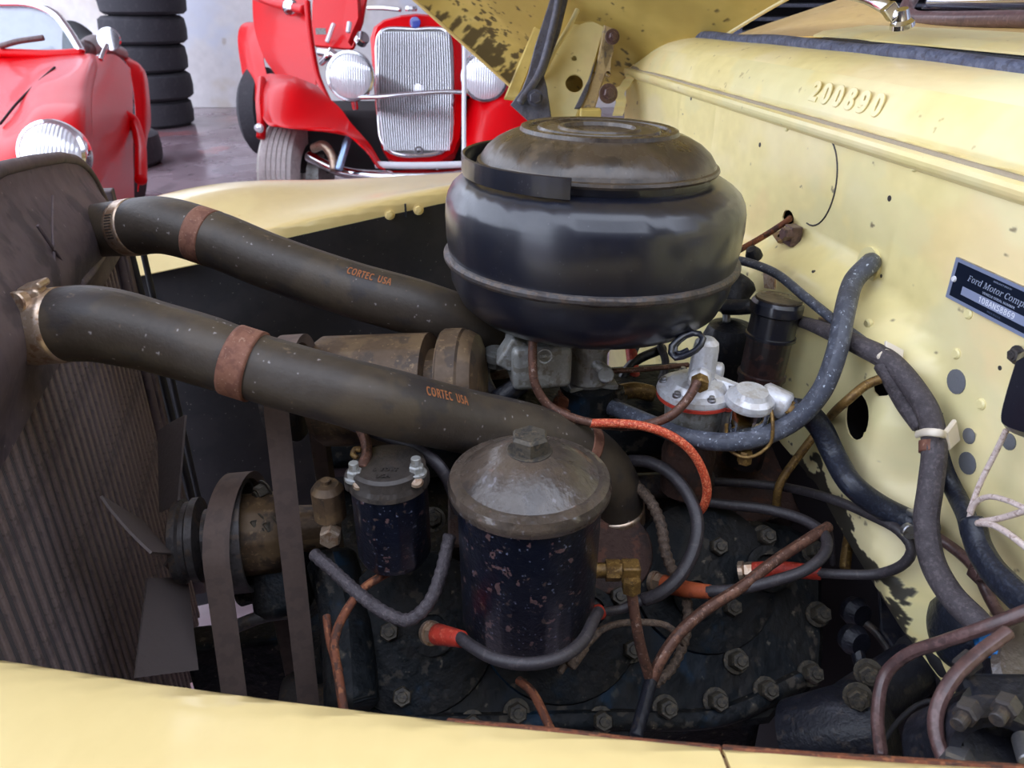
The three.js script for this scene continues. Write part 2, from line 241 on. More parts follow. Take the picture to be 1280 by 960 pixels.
M.lens = std({ color: rgb(240, 242, 248), roughness: 0.12, metalness: 0.35, clearcoat: 1, bumpMap: texture(128, (u, v) => { const q = 127 + 120 * Math.sin(u * 6.283 * 8); return [q, q, q]; }, false, 0.1), bumpScale: 0.002 });
M.tyre = std({ map: grime([48, 46, 52], [[[66, 62, 66], 8, 0.55, 0.12, 0.5]], 191, { tile: 0.3 }), roughness: 0.75 });
M.tread = std({ map: grime([196, 188, 186], [[[168, 158, 156], 8, 0.55, 0.12, 0.5]], 193, { tile: 0.2 }), roughness: 0.8 });
M.white = std({ color: rgb(226, 226, 230), roughness: 0.5 });
M.whitewall = std({ color: rgb(222, 222, 214), roughness: 0.6 });
M.blue = std({ color: rgb(40, 60, 160), roughness: 0.3, clearcoat: 1 });
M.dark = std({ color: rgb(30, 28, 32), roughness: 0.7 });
M.soot = std({ map: grime([20, 22, 32], [[[54, 54, 62], 10, 0.55, 0.1, 0.5], [[78, 66, 56], 24, 0.64, 0.05, 0.5]], 197, { tile: 0.16 }), roughness: 0.5, bumpMap: bumpFine, bumpScale: 0.0005 });

// ------------------------------------------------------------ the garage: open on its left side, roofed over the car
const floorTex = grime([122, 104, 110], [[[146, 130, 136], 5, 0.5, 0.16, 0.6], [[100, 78, 84], 6, 0.55, 0.12, 0.6], [[96, 84, 88], 20, 0.66, 0.06, 0.5], [[160, 96, 96], 7, 0.64, 0.06, 0.6]], 211, { tile: 3.2 });
const floorMat = std({ map: floorTex, roughness: 0.28, roughnessMap: roughTex(213, 0.5, 1, 6, 2.5) });
const wallMat = std({ map: grime([222, 216, 216], [[[232, 228, 226], 4, 0.5, 0.2, 0.6], [[206, 192, 176], 5, 0.6, 0.14, 0.5], [[208, 212, 228], 3, 0.5, 0.15, 0.7], [[170, 150, 128], 12, 0.74, 0.08, 0.4]], 217, { tile: 3.0 }), roughness: 0.9 });
struct('floor', box([-2, -0.05, -3.0], [30, 0.1, 26], [1, 0, 0], UP, 0.02), floorMat);
struct('wall_back', box([-1, 2.2, -10.35], [22, 4.4, 0.3], [1, 0, 0], UP, 0.02), wallMat);
struct('wall_right', box([5.2, 2.2, -4.0], [0.3, 4.4, 12.4], [1, 0, 0], UP, 0.02), wallMat);
const addedWallMat = std({ map: grime([84, 78, 82], [[[104, 98, 98], 5, 0.5, 0.2, 0.6], [[70, 64, 68], 8, 0.6, 0.1, 0.5]], 221, { tile: 2.0 }), roughness: 0.9 });
struct('added_wall_front', box([2.0, 2.1, 2.6], [8.0, 4.2, 0.3], [1, 0, 0], UP, 0.02), addedWallMat);  // unseen dark wall added behind the camera to darken reflections and the bay
struct('ceiling', box([1.0, 4.5, -5.25], [8.4, 0.2, 10.1], [1, 0, 0], UP, 0.02), wallMat);  // unseen roof edge shaped to leave sky over the fender and darken the bay

// ------------------------------------------------------------ yellow car: cowl, firewall, windscreen foot
const carBody = thing('car_body', 'yellow car body with upright firewall, rounded cowl and windscreen foot behind the engine', 'car body', [0.45, 0, -0.8]);
const FW0 = [0.336, 0, -0.508];
const fw = (s, y, n = 0) => [FW0[0] + AWAY[0] * s + FRONT[0] * n, y, FW0[2] + AWAY[2] * s + FRONT[2] * n];   // s runs away across the car, n stands out into the engine bay
const bulge = [[0.9, 1.02], [0.36, 1.045], [0.263, 1.078], [0.2, 1.088], [0.149, 1.083], [0.077, 1.07], [0.03, 1.045], [0.009, 0.995], [0.006, 0.95], [-0.027, 0.9], [-0.1, 0.8], [-0.3, 0.7]];
function bulgeY(s) { for (let i = 0; i < bulge.length - 1; i++) { const a = bulge[i], b = bulge[i + 1]; if (s <= a[0] && s >= b[0]) return lerp(a[1], b[1], (a[0] - s) / (a[0] - b[0])); } return s > 0.9 ? 1.02 : 0.7; }
function bulgeDistance(s, y) {
  let d = 9; for (let i = 0; i < bulge.length - 1; i++) { const [p, q] = [bulge[i], bulge[i + 1]], ex = q[0] - p[0], ey = q[1] - p[1], t = Math.max(0, Math.min(1, ((s - p[0]) * ex + (y - p[1]) * ey) / (ex * ex + ey * ey))); d = Math.min(d, Math.hypot(s - p[0] - ex * t, y - p[1] - ey * t)); }
  return y > bulgeY(s) ? -d : d;
}
function fwN(s, y) {
  const d = bulgeDistance(s, y); let n = 0.034 * smooth(-0.004, 0.034, d) * smooth(0.76, 0.88, y);
  n += 0.0025 * (smooth(0.006, 0, Math.abs(s - 0.115)) * smooth(1.16, 1.1, y) + smooth(0.006, 0, Math.abs(s - 0.5)) + smooth(0.006, 0, Math.abs(s - 0.62)));
  n += 0.0022 * smooth(0.008, 0, Math.abs(y - 1.105 - 0.02 * s)) * smooth(0.42, 0.5, s);
  n -= 0.012 * smooth(0.30, 0.26, Math.hypot((s - 0.29) * 6, (y - 1.03) * 4)) * 0;
  return n;
}
const fwHoles = [[[0.0663, 0.9796], 0.016, 0.021], [[0.1401, 1.0875], 0.0135, 0.0135], [[0.2902, 1.0892], 0.012, 0.0085], [[0.016, 1.0068], 0.004, 0.004], [[0.0487, 1.0179], 0.008, 0.009]];
const sillPts = [[-0.4, 0.5], [-0.14, 0.76], [-0.09, 0.80], [-0.045, 0.83], [0.0, 0.852], [0.045, 0.868], [0.1, 0.888], [0.17, 0.89], [0.3, 0.905], [0.36, 0.86], [0.45, 0.7], [0.55, 0.4], [0.9, 0.3]];
const sill = (s) => { for (let i = 0; i < sillPts.length - 1; i++) if (s <= sillPts[i + 1][0]) return lerp(sillPts[i][1], sillPts[i + 1][1], (s - sillPts[i][0]) / (sillPts[i + 1][0] - sillPts[i][0])); return 0.3; };   // lower edge over the dark tunnel
function firewall() {
  const s0 = -0.36, s1 = 0.875, y0 = 0.36, y1 = 1.183, nu = 206, nv = 138, pos = [], idx = [], du = (s1 - s0) / nu, dv = (y1 - y0) / nv, cut = (s, y) => fwHoles.some(([c, a, b]) => Math.hypot((s - c[0]) / a, (y - c[1]) / b) < 1);
  for (let i = 0; i <= nu; i++) for (let j = 0; j <= nv; j++) {
    let s = s0 + du * i, y = y0 + dv * j;
    for (const [c, a, b] of fwHoles) { const k = Math.hypot((s - c[0]) / a, (y - c[1]) / b), w = 0.6 * du / Math.min(a, b); if (k > 1e-3 && Math.abs(k - 1) < w) { s = c[0] + (s - c[0]) / k; y = c[1] + (y - c[1]) / k; break; } }
    y = Math.max(y, sill(s)); pos.push(...fw(s, y, fwN(s, y)));
  }
  for (let i = 0; i < nu; i++) for (let j = 0; j < nv; j++) { const s = s0 + du * (i + 0.5), y = y0 + dv * (j + 0.5); if (cut(s, y) || y + 0.5 * dv < Math.min(sill(s - du / 2), sill(s + du / 2))) continue; const a = i * (nv + 1) + j, b = a + nv + 1; idx.push(a, a + 1, b, b, a + 1, b + 1); }
  return solidify(finish(pos, null, idx), 0.0015);
}
{ // firewall paint: the same yellow, with black soot caked along the lower edge over the tunnel
  const g = firewall(), p = g.attributes.position, uv = g.attributes.uv;
  for (let i = 0; i < p.count; i++) { const dx = p.getX(i) - FW0[0], dz = p.getZ(i) - FW0[2]; uv.setXY(i, (dx * AWAY[0] + dz * AWAY[2] + 0.36) / 1.24, (p.getY(i) - 0.3) / 0.9); }
  const map = texture(640, (u, v) => {
    const s = u * 1.24 - 0.36, y = v * 0.9 + 0.3, n = (fbm(u, v, 90, 301, 2) - 0.5) * 14; let c = [238 + n, 222 + n, 158 + n];
    c = mixc(c, [246, 232, 190], smooth(0.5, 0.7, fbm(u, v, 8, 302, 4)) * 0.6); c = mixc(c, [240, 206, 150], smooth(0.62, 0.74, fbm(u, v, 7, 303, 4)) * 0.4); c = mixc(c, [226, 218, 168], smooth(0.55, 0.67, fbm(u, v, 13, 304, 4)) * 0.45);
    c = mixc(c, [96, 84, 66], smooth(0.80, 0.83, fbm(u, v, 90, 305, 4)) * 0.7);
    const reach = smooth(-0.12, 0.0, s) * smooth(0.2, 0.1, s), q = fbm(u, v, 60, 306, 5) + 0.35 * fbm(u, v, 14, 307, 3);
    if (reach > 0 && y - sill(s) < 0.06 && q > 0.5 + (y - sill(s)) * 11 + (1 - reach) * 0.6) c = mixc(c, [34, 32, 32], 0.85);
    return cl(c);
  }, true, 1); map.wrapS = map.wrapT = THREE.ClampToEdgeWrapping;
  part('firewall', g, std({ map, roughness: 0.42, clearcoat: 0.25, clearcoatRoughness: 0.3, bumpMap: bumpCoarse, bumpScale: 0.0003 }), carBody);
}
part('cavity_shade_panel', box(fw(0.26, 0.70, -0.07), [0.02, 0.96, 1.5], REAR), M.dark, carBody);  // dark panel stands in for the shade of the cavity behind the firewall
// seam flange between firewall and cowl, then the rounded cowl
const seamRow = (n, y) => [-0.36, -0.1, 0.2, 0.5, 0.75, 0.84].map((s) => fw(s, y - 0.012 * smooth(0.74, 0.86, s), n));
part('seam_flange', sheet(60, 10, (u, v) => { const s = lerp(-0.36, 0.862, u), prof = [[0, 1.176], [0.006, 1.1795], [0.009, 1.183], [0.0085, 1.187], [-0.004, 1.1885], [-0.006, 1.194]], k = v * 5, i = Math.min(4, Math.floor(k)), q = mixc([...prof[i], 0], [...prof[i + 1], 0], k - i); return fw(s, q[1], q[0]); }, 0.0015), M.yellow, carBody);
part('seam_groove_bead', tube([-0.36, -0.1, 0.2, 0.5, 0.75, 0.85].map((s) => fw(s, 1.1895, -0.001)), 0.0032, { seg: 80 }), std({ color: rgb(158, 146, 126), roughness: 0.8, bumpMap: bumpFine, bumpScale: 0.0004 }), carBody, 'grey-brown bead');  // grey-brown bead along the seam between firewall and cowl
const cowlProfile = new THREE.SplineCurve([[-0.006, 1.1915], [0.0005, 1.1945], [0.0, 1.2], [-0.007, 1.218], [-0.02, 1.233], [-0.038, 1.2415], [-0.058, 1.2455]].map((p) => new THREE.Vector2(...p)));
part('cowl', sheet(100, 24, (u, v) => {
  const s = lerp(-0.36, 0.875, u), q = cowlProfile.getPoint(v), e = smooth(0.70, 0.88, s), drop = 0.05 * e * e;
  return fw(s + 0.02 * v * e, lerp(q.y, 1.189, 0) - drop * v - 0.008 * smooth(0.2, 0.9, s) * v, q.x);
}, 0.0015), M.yellow, carBody);
const stripAt = (s, dy = 0, n = -0.058) => fw(s, 1.2475 - 0.008 * smooth(0.2, 0.9, s) - 0.045 * smooth(0.70, 0.88, s) ** 2 + dy, n);
part('cowl_weatherstrip', tube([-0.36, -0.2, -0.05, 0.1, 0.2, 0.26, 0.3, 0.4, 0.5, 0.6, 0.68, 0.76].map((s, i) => stripAt(s, 0.0012 * (i % 3), -0.062 + 0.002 * (i % 2))), 0.0075, { seg: 120, flat: 0.8 }), M.strip, carBody, 'blue-grey rubber strip');
part('cowl_top', sheet(80, 8, (u, v) => { const s = lerp(-0.36, 0.80, u); return stripAt(s, -0.003 + 0.006 * v, -0.066 - 0.11 * v); }, 0.0015), M.yellow, carBody);
// raised ventilator lid; black tube stands for the shaded gap under it
part('vent_gap_shade', tube([-0.36, -0.1, 0.1, 0.3, 0.46].map((s) => stripAt(s, 0.004, -0.104)), 0.004, { seg: 60 }), M.hoseblack, carBody, 'black tube standing for the shaded ventilator gap');
part('ventilator_lid', sheet(50, 6, (u, v) => { const s = lerp(-0.36, 0.5, u); return stripAt(s, 0.0105 + 0.007 * v - 0.0035 * smooth(0.06, 0, v), -0.098 - 0.07 * v - 0.015 * smooth(0.3, 0.5, s)); }, 0.002), M.yellow, carBody);
M.tanplate = std({ map: grime([176, 152, 108], [[[132, 112, 90], 8, 0.54, 0.1, 0.6], [[104, 96, 98], 12, 0.62, 0.08, 0.6]], 129, { tile: 0.1 }), roughness: 0.6 });
const tan = std({ map: grime([226, 190, 116], [[[238, 208, 140], 5, 0.5, 0.16, 0.6], [[190, 146, 84], 24, 0.7, 0.04, 0.5]], 219, { tile: 0.4 }), roughness: 0.35, clearcoat: 0.4, clearcoatRoughness: 0.2 });  // car yellow darkened to tan, shade on the scuttle put into its colour
part('scuttle', loft([
  [stripAt(-0.4, 0.012, -0.165), stripAt(-0.4, 0.018, -0.2), stripAt(-0.4, 0.025, -0.24)],
  [stripAt(0.1, 0.012, -0.165), stripAt(0.1, 0.017, -0.2), stripAt(0.1, 0.023, -0.24)],
  [stripAt(0.45, 0.008, -0.155), stripAt(0.48, 0.014, -0.2), stripAt(0.5, 0.02, -0.25)],
  [stripAt(0.62, -0.002, -0.09), stripAt(0.66, 0.015, -0.16), stripAt(0.68, 0.045, -0.28)],
  [stripAt(0.74, -0.02, -0.07), stripAt(0.77, 0.005, -0.14), stripAt(0.78, 0.06, -0.32)],
], 40, 12, 0.002), tan, carBody);
part('windscreen_seal', tube([stripAt(-0.4, 0.032, -0.245), stripAt(0, 0.031, -0.245), stripAt(0.3, 0.028, -0.245), stripAt(0.46, 0.026, -0.25), stripAt(0.53, 0.028, -0.258), stripAt(0.56, 0.04, -0.27), stripAt(0.55, 0.2, -0.38)], 0.009), M.plum, carBody);
part('windscreen_glass', plate([stripAt(-0.4, 0.036, -0.25), stripAt(0.5, 0.036, -0.25), stripAt(0.56, 0.22, -0.40), stripAt(-0.4, 0.22, -0.40)], 0.004), M.pane, carBody);
part('windscreen_frame', tube([stripAt(-0.4, 0.046, -0.252), stripAt(0.2, 0.046, -0.252), stripAt(0.5, 0.045, -0.257)], 0.004), M.chrome, carBody);
{ // embossed number on the cowl
  const w = 0.019, digits = [...'200890'];
  digits.forEach((ch, k) => {
    const g = new TextGeometry(ch, { font, size: 0.0175, depth: 0.0003, curveSegments: 6, bevelEnabled: true, bevelThickness: 0.0008, bevelSize: 0.0009, bevelSegments: 3 });
    const s = 0.288 - 0.0205 * k, m = new THREE.Matrix4().makeBasis(V(NEAR), V([REAR[0] * 0.25, 0.97, REAR[2] * 0.25]).normalize(), V([FRONT[0] * 0.97, 0.25, FRONT[2] * 0.97])); g.applyMatrix4(m); g.translate(...fw(s, 1.2065, 0.0002)); part('embossed_digit', boxUV(g), M.yellow, carBody);
  });
}
{ // scribed arc, rivets, plugs, holes' rims
  const arc = []; for (let a = -1.15; a < 1.75; a += 0.15) { const s = 0.248 - 0.034 * Math.cos(a) * 1, y = 1.137 - 0.043 * Math.sin(a); arc.push(fw(s, y, fwN(s, y) + 0.0003)); }
  part('scratch', tube(arc, 0.0008, { radial: 6 }), M.darksteel, carBody, 'thin dark curved scratch');
  const stud = (px, r, mat, name = 'rivet', h = 0.002, ecc = 1) => { const n = fwN(px[0], px[1]); part(name, lathe([[0, -0.002], [r, -0.002], [r, h * 0.4], [r * 0.7, h], [0, h * 1.15]], fw(px[0], px[1], n), FRONT, 18), mat, carBody); };
  for (const q of [[0.3212, 1.1758], [0.1118, 1.1773], [0.0164, 1.0906], [0.0932, 1.0526], [0.0168, 1.0583], [-0.0191, 1.0345]]) stud(q, 0.0042, M.yellow);
  for (const q of [[0.3748, 1.1492], [0.1342, 1.1468], [0.5866, 1.1732]]) stud(q, 0.0025, M.darksteel, 'screw_or_shaded_hole', 0.0006);  // dark discs stand for the shade inside small holes
  for (const [q, r] of [[[0.0091, 1.0386], 0.0095], [[-0.0235, 0.9867], 0.0085], [[-0.0174, 1.0067], 0.006], [[-0.0515, 1.0223], 0.006]]) stud(q, r, M.plug, 'rubber_plug', 0.0022);
  for (const q of [[0.122, 1.0834], [0.1877, 1.0664], [-0.0249, 1.0662]]) stud(q, 0.0017, M.darksteel, 'screw_or_shaded_hole', 0.0006);  // smaller dark discs, likewise painted as shaded holes
  const g0 = [0.1401, 1.0875]; part('grommet', ring(0.010, 0.0155, 0.004, fw(g0[0], g0[1], fwN(...g0) - 0.001), FRONT), M.yellow, carBody);
}
{ // maker's plate
  const cv = document.createElement('canvas'); cv.width = 768; cv.height = 256; const c = cv.getContext('2d');
  c.fillStyle = '#8c96b4'; c.fillRect(0, 0, 768, 256); c.fillStyle = '#121c30'; c.fillRect(26, 22, 716, 212);
  c.textAlign = 'center'; c.fillStyle = '#b8c2d8'; c.font = '15px sans-serif'; c.fillText('MANUFACTURED BY', 384, 44);
  c.font = 'italic 50px serif'; c.fillText('Ford Motor Company', 384, 102); c.font = 'bold 20px sans-serif'; c.fillText('VEHICLE SERIAL NUMBER', 384, 134);
  c.fillStyle = '#9aa4c4'; c.fillRect(110, 146, 550, 52); c.fillStyle = '#f0f4ff'; c.font = 'bold 46px monospace'; c.fillText('108ANS8869', 384, 188); c.fillStyle = '#7884a0'; c.font = '15px sans-serif'; c.fillText('MADE IN U.S.A.', 384, 222);
  const t = new THREE.CanvasTexture(cv); t.colorSpace = THREE.SRGBColorSpace;
  const face = std({ map: t, roughness: 0.35, metalness: 0.3 });
  const a = [0.0405, 1.1259], b = [0.0392, 1.1021], w = 0.098, h = 0.031;
  const g = new THREE.PlaneGeometry(w, h); g.translate(w / 2, -h / 2, 0.0012); g.applyMatrix4(new THREE.Matrix4().makeBasis(V(NEAR), V(UP), V(FRONT))); g.translate(...fw(a[0], a[1], 0.0012));
  const pl = thing('serial_plate', 'black and silver metal maker plate riveted to the yellow firewall', 'plate', fw(a[0], a[1] - h, 0.001));
  part('backing', box(add(fw(a[0] - w / 2, a[1] - h / 2, 0.001), [0, 0, 0]), [w, h, 0.0022], NEAR, UP, 0.1), M.steel, pl); part('printed_face', g, face, pl);
  for (const s of [a[0] - 0.004, a[0] - w + 0.004]) part('rivet', lathe([[0, 0], [0.0024, 0], [0.0018, 0.0014], [0, 0.0018]], fw(s, a[1] - h / 2, 0.0022), FRONT, 14), M.white, pl);
}
{ // wiper foot on the scuttle
  const w = thing('wiper_arm', 'chrome windscreen wiper arm foot on the scuttle', 'wiper', [0.3649, 1.2729, -0.7943]);
  part('pivot_cap', lathe([[0, 0], [0.011, 0], [0.0105, 0.004], [0.007, 0.007], [0.0055, 0.016], [0, 0.017]], [0.3649, 1.2709, -0.7933], [-0.3, 0.9, 0.2], 24), M.chrome, w);
  part('arm', tube([[0.3579, 1.2784, -0.7915], [0.3529, 1.2849, -0.8004], [0.3472, 1.2901, -0.8142], [0.3427, 1.2947, -0.839], [0.3323, 1.298, -0.8969]], (t) => lerp(0.007, 0.003, t), { flat: 0.6 }), M.chrome, w);
  part('knuckle', box([0.3534, 1.2836, -0.7975], [0.014, 0.012, 0.012], [0.7, -0.7, 0]), M.chrome, w);
}

// ------------------------------------------------------------ hood, raised over the bay
{
  const C = [0.081, 1.0625, -1.634], ang = 40 * Math.PI / 180, open = [FRONT[0] * Math.cos(ang), Math.sin(ang), FRONT[2] * Math.cos(ang)], lift = [REAR[0] * Math.sin(ang), Math.cos(ang), REAR[2] * Math.sin(ang)];
  const arch = new THREE.SplineCurve([[0, 0], [0.03, 0.04], [0.12, 0.075], [0.22, 0.115], [0.32, 0.163], [0.42, 0.232], [0.5, 0.272], [0.6, 0.295], [0.75, 0.3], [0.92, 0.29]].map((p) => new THREE.Vector2(p[0] * 1.25, p[1] * 1.25)));
  const at = (u, v) => { const q = arch.getPoint(v), k = u * 1.15, n = lerp(1, 0.62, u); return add(add(add(C, NEAR, 0.575 + (q.x - 0.575) * n), lift, q.y * n), open, k); };
  const hood = thing('hood', 'yellow hood raised on its hinges with grimy olive underside', 'hood', C);
  const g = sheet(60, 60, at, 0.002), p = g.attributes.position, uv = g.attributes.uv;
  for (let i = 0; i < p.count; i++) { const d = [p.getX(i) - C[0], p.getY(i) - C[1], p.getZ(i) - C[2]], dot = (e) => d[0] * e[0] + d[1] * e[1] + d[2] * e[2]; uv.setXY(i, dot(open) / 1.3 + 0.05, dot(NEAR) / 1.3 + 0.05); }
  const map = texture(512, (u, v) => { // olive paint, with black grime caked in the corner by the hinge and along the lip
    const k = (u - 0.05) * 1.3, a = (v - 0.05) * 1.3, n = (fbm(u, v, 80, 311, 2) - 0.5) * 16; let c = [204 + n, 180 + n, 102 + n];
    c = mixc(c, [170, 146, 76], smooth(0.5, 0.66, fbm(u, v, 9, 312, 4)) * 0.6); c = mixc(c, [222, 206, 140], smooth(0.6, 0.7, fbm(u, v, 11, 313, 4)) * 0.5); c = mixc(c, [60, 48, 30], smooth(0.78, 0.82, fbm(u, v, 80, 314, 4)) * 0.7);
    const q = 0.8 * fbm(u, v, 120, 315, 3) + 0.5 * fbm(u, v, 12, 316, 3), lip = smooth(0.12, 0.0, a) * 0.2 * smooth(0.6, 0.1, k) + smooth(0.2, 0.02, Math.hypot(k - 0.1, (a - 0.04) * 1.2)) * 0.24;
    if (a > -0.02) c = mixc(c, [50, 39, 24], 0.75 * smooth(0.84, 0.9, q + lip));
    return cl(c);
  }, true, 1); part('panel', g, std({ map, roughness: 0.55 }), hood);
  part('side_lip', tube(Array.from({ length: 20 }, (_, i) => at(i / 19, 0)), 0.004), M.fender, hood, 'pale yellow rolled lip');
  part('rear_lip', tube(Array.from({ length: 40 }, (_, i) => at(0, i / 39)), 0.0035), M.yellow, hood);
  // inner stiffener running up beside the hinge
  part('stiffener', plate([[-0.0135, 1.1404, -1.3777], [0, 1.1693, -1.3924], [0.0621, 1.3016, -1.4598], [0.081, 1.3016, -1.4598], [0.0297, 1.1813, -1.3986], [0.0108, 1.138, -1.3765]], 0.012, { face: [0, 0, 1], bevel: 0.003 }), M.olive, hood);
  // hinge: grey arm and yellow plate with holes, bolts
  const hg = part('hinge_arm', plate([[0.0602, 1.2993, -1.3015], [0.0867, 1.2993, -1.3015], [0.0726, 1.2454, -1.2797], [0.0486, 1.1856, -1.2548], [0.0535, 1.1694, -1.2466], [0.0559, 1.1531, -1.2383], [0.0607, 1.1261, -1.2245], [0.0243, 1.1261, -1.2245], [-0.0024, 1.1477, -1.2355], [0.0146, 1.1672, -1.2455], [0.0243, 1.1889, -1.2565], [0.034, 1.2235, -1.2741]], 0.006, { face: [0, 0, 1] }), M.hinge, hood, 'bare grey steel hinge arm');
  part('arm_rib', tube([[0.0717, 1.2993, -1.2903], [0.0624, 1.2565, -1.2741], [0.041, 1.1898, -1.2458], [0.012, 1.1512, -1.2261]], 0.006), M.hinge, hg);
  part('pivot_bolt', bolt(0.009, 0.006, [0.0348, 1.1582, -1.224], [0, 0.1, 1]), M.hinge, hg);
  part('bracket_plate', plate([[0.0922, 1.2571, -1.3249], [0.1047, 1.2548, -1.3238], [0.1146, 1.2582, -1.3255], [0.1396, 1.2593, -1.326], [0.1458, 1.2537, -1.3232], [0.1346, 1.2215, -1.3068], [0.1271, 1.1993, -1.2955], [0.0997, 1.1216, -1.2559], [0.0536, 1.1216, -1.2559], [0.0511, 1.1571, -1.274], [0.0436, 1.1705, -1.2808], [0.0436, 1.1816, -1.2864]], 0.004, { face: [0, 0, 1], holes: [[[0.0972, 1.2071, -1.2995], 0.005], [[0.0972, 1.1727, -1.2819], 0.0150]] }), M.yellow, hg, 'yellow bracket plate with round holes');
  for (const q of [[[0.1396, 1.2615, -1.3272], [0.1458, 1.2537, -1.3232], [0.1022, 1.1194, -1.2548], [0.0947, 1.1194, -1.2548]], [[0.0436, 1.1816, -1.2864], [0.0511, 1.1571, -1.274], [0.0536, 1.1194, -1.2548], [0.0461, 1.1194, -1.2548]], [[0.0897, 1.2593, -1.326], [0.1458, 1.2615, -1.3272], [0.1458, 1.2537, -1.3232], [0.0897, 1.2515, -1.3221]], [[0.0498, 1.126, -1.2582], [0.1022, 1.126, -1.2582], [0.0997, 1.1172, -1.2536], [0.0474, 1.1172, -1.2536]], [[0.0922, 1.2615, -1.3272], [0.0972, 1.2571, -1.3249], [0.0511, 1.1805, -1.2859], [0.0424, 1.1805, -1.2859]]]) part('bracket_wall', plate(q, 0.1, { face: [0, 0, 1] }), M.olive, hg);
  part('bracket_back', plate([[0.0925, 1.2628, -1.4513], [0.166, 1.2628, -1.4513], [0.1224, 1.0956, -1.3661], [0.0408, 1.0956, -1.3661], [0.0326, 1.1731, -1.4056]], 0.004, { face: [0, 0, 1] }), M.olive, hg);
  part('bracket_edge', tube([[0.1005, 1.2752, -1.3117], [0.0886, 1.2532, -1.3061], [0.0667, 1.22, -1.2948], [0.0459, 1.181, -1.2805]], 0.004), M.yellow, hg);
  part('link', plate([[0.1397, 1.256, -1.2907], [0.1579, 1.2495, -1.2874], [0.1555, 1.2213, -1.273], [0.1361, 1.1715, -1.2477], [0.1264, 1.1423, -1.2328], [0.0996, 1.1423, -1.2328], [0.1264, 1.191, -1.2576], [0.1336, 1.2257, -1.2752]], 0.008, { face: [0, 0, 1], holes: [[[0.1458, 1.1899, -1.257], 0.005]] }), M.tanplate, hg, 'tan link');
  part('link_web', plate([[0.127, 1.2109, -1.2621], [0.1161, 1.1678, -1.2401], [0.104, 1.143, -1.2275], [0.0944, 1.143, -1.2275], [0.1161, 1.1829, -1.2478]], 0.006, { face: [0, 0, 1] }), M.hinge, hg);
  for (const [q, r] of [[[0.1499, 1.2394, -1.2654], 0.009], [[0.1433, 1.1642, -1.2215], 0.0115]]) part('bolt', merge([disc(r * 1.25, 0.003, q, [0.2, 0.2, 1], 20), bolt(r * 0.75, 0.008, q, [0.2, 0.2, 1])]), M.plum, hg, 'rusty bolt');
  part('bushing', box([0.116, 1.139, -1.1974], [0.03, 0.014, 0.02], [1, 0, 0]), M.olive, hg);
  solo('sheet_gusset', sheet(20, 8, (u, v) => { const a = [[0.1893, 1.1822, -1.3317], [0.1799, 1.1706, -1.3033], [0.1695, 1.1527, -1.2717], [0.1593, 1.1333, -1.2394]], k = u * 3, i = Math.min(2, Math.floor(k)), q = mixc(a[i], a[i + 1], k - i); return add(add(q, NEAR, 0.004 * Math.sin(u * 20)), [1, 0, 0], -0.008 + 0.016 * v + 0.004 * Math.sin(u * 9)); }, 0.003), M.yellow, 'crumpled yellow sheet gusset between the firewall end and the hood hinge', 'gusset');
}

// ------------------------------------------------------------ fenders
{
  const fo = thing('fender', 'yellow fender between the engine and the red cars, with bolted flange and black apron', 'fender', [-0.3, 0.3, -1.4]);
  // rows front to rear: inner edge, crease, top, crown, outer drop
  const rows = [[-0.95, 0.885, -0.965, 0.90], [-0.569, 0.92, -1.102, 0.995], [-0.34, 0.952, -1.193, 0.988], [-0.107, 0.983, -1.285, 0.983], [0.16, 1.0, -1.385, 0.985]].map(([x, y, z, cy]) => [
    [x, y, z], [x, y + 0.021, z - 0.004], [x, y + 0.026, z - 0.02], [x, lerp(y + 0.03, cy, 0.6), z - 0.1], [x + 0.02, cy + 0.003, z - 0.2], [x + 0.02, cy - 0.004, z - 0.28], [x + 0.02, cy - 0.05, z - 0.38], [x + 0.02, cy - 0.2, z - 0.45], [x + 0.02, cy - 0.42, z - 0.46]]);
  part('skin', loft(rows, 60, 44, 0.002), M.fender, fo);
  part('inner_apron', sheet(30, 20, (u, v) => { const a = [[-0.95, 0.885, -0.965], [-0.569, 0.92, -1.102], [-0.34, 0.952, -1.193], [-0.107, 0.983, -1.285], [0.16, 1.0, -1.385]], k = u * 4, i = Math.min(3, Math.floor(k)), q = mixc(a[i], a[i + 1], k - i); return [q[0], q[1] + 0.004 - v * 0.6, q[2] + 0.004 + 0.05 * v - 0.02 * Math.sin(u * 14) * smooth(0.05, 0.3, v)]; }, 0.002, true), M.apron, fo, 'black inner apron panel');
  for (const [q] of [[[-0.1994, 0.9764, -1.2436]], [[-0.1537, 0.9809, -1.2571]]]) part('bolt', bolt(0.0065, 0.006, q, [0.2, 0.1, 1]), M.fender, fo);
  part('joint_gap_shade', box([-0.1743, 0.9804, -1.2536], [0.003, 0.022, 0.004], [1, 0, 0]), M.hoseblack, fo);  // dark box stands for the shaded gap in the flange joint
  part('front_flange', plate([[-0.5801, 0.9597, -1.106], [-0.5623, 0.9639, -1.1082], [-0.4657, 0.9503, -1.1125], [-0.4681, 0.9375, -1.106], [-0.5623, 0.9227, -1.0872]], 0.004, { face: [0, 0, 1] }), M.fender, fo);
}
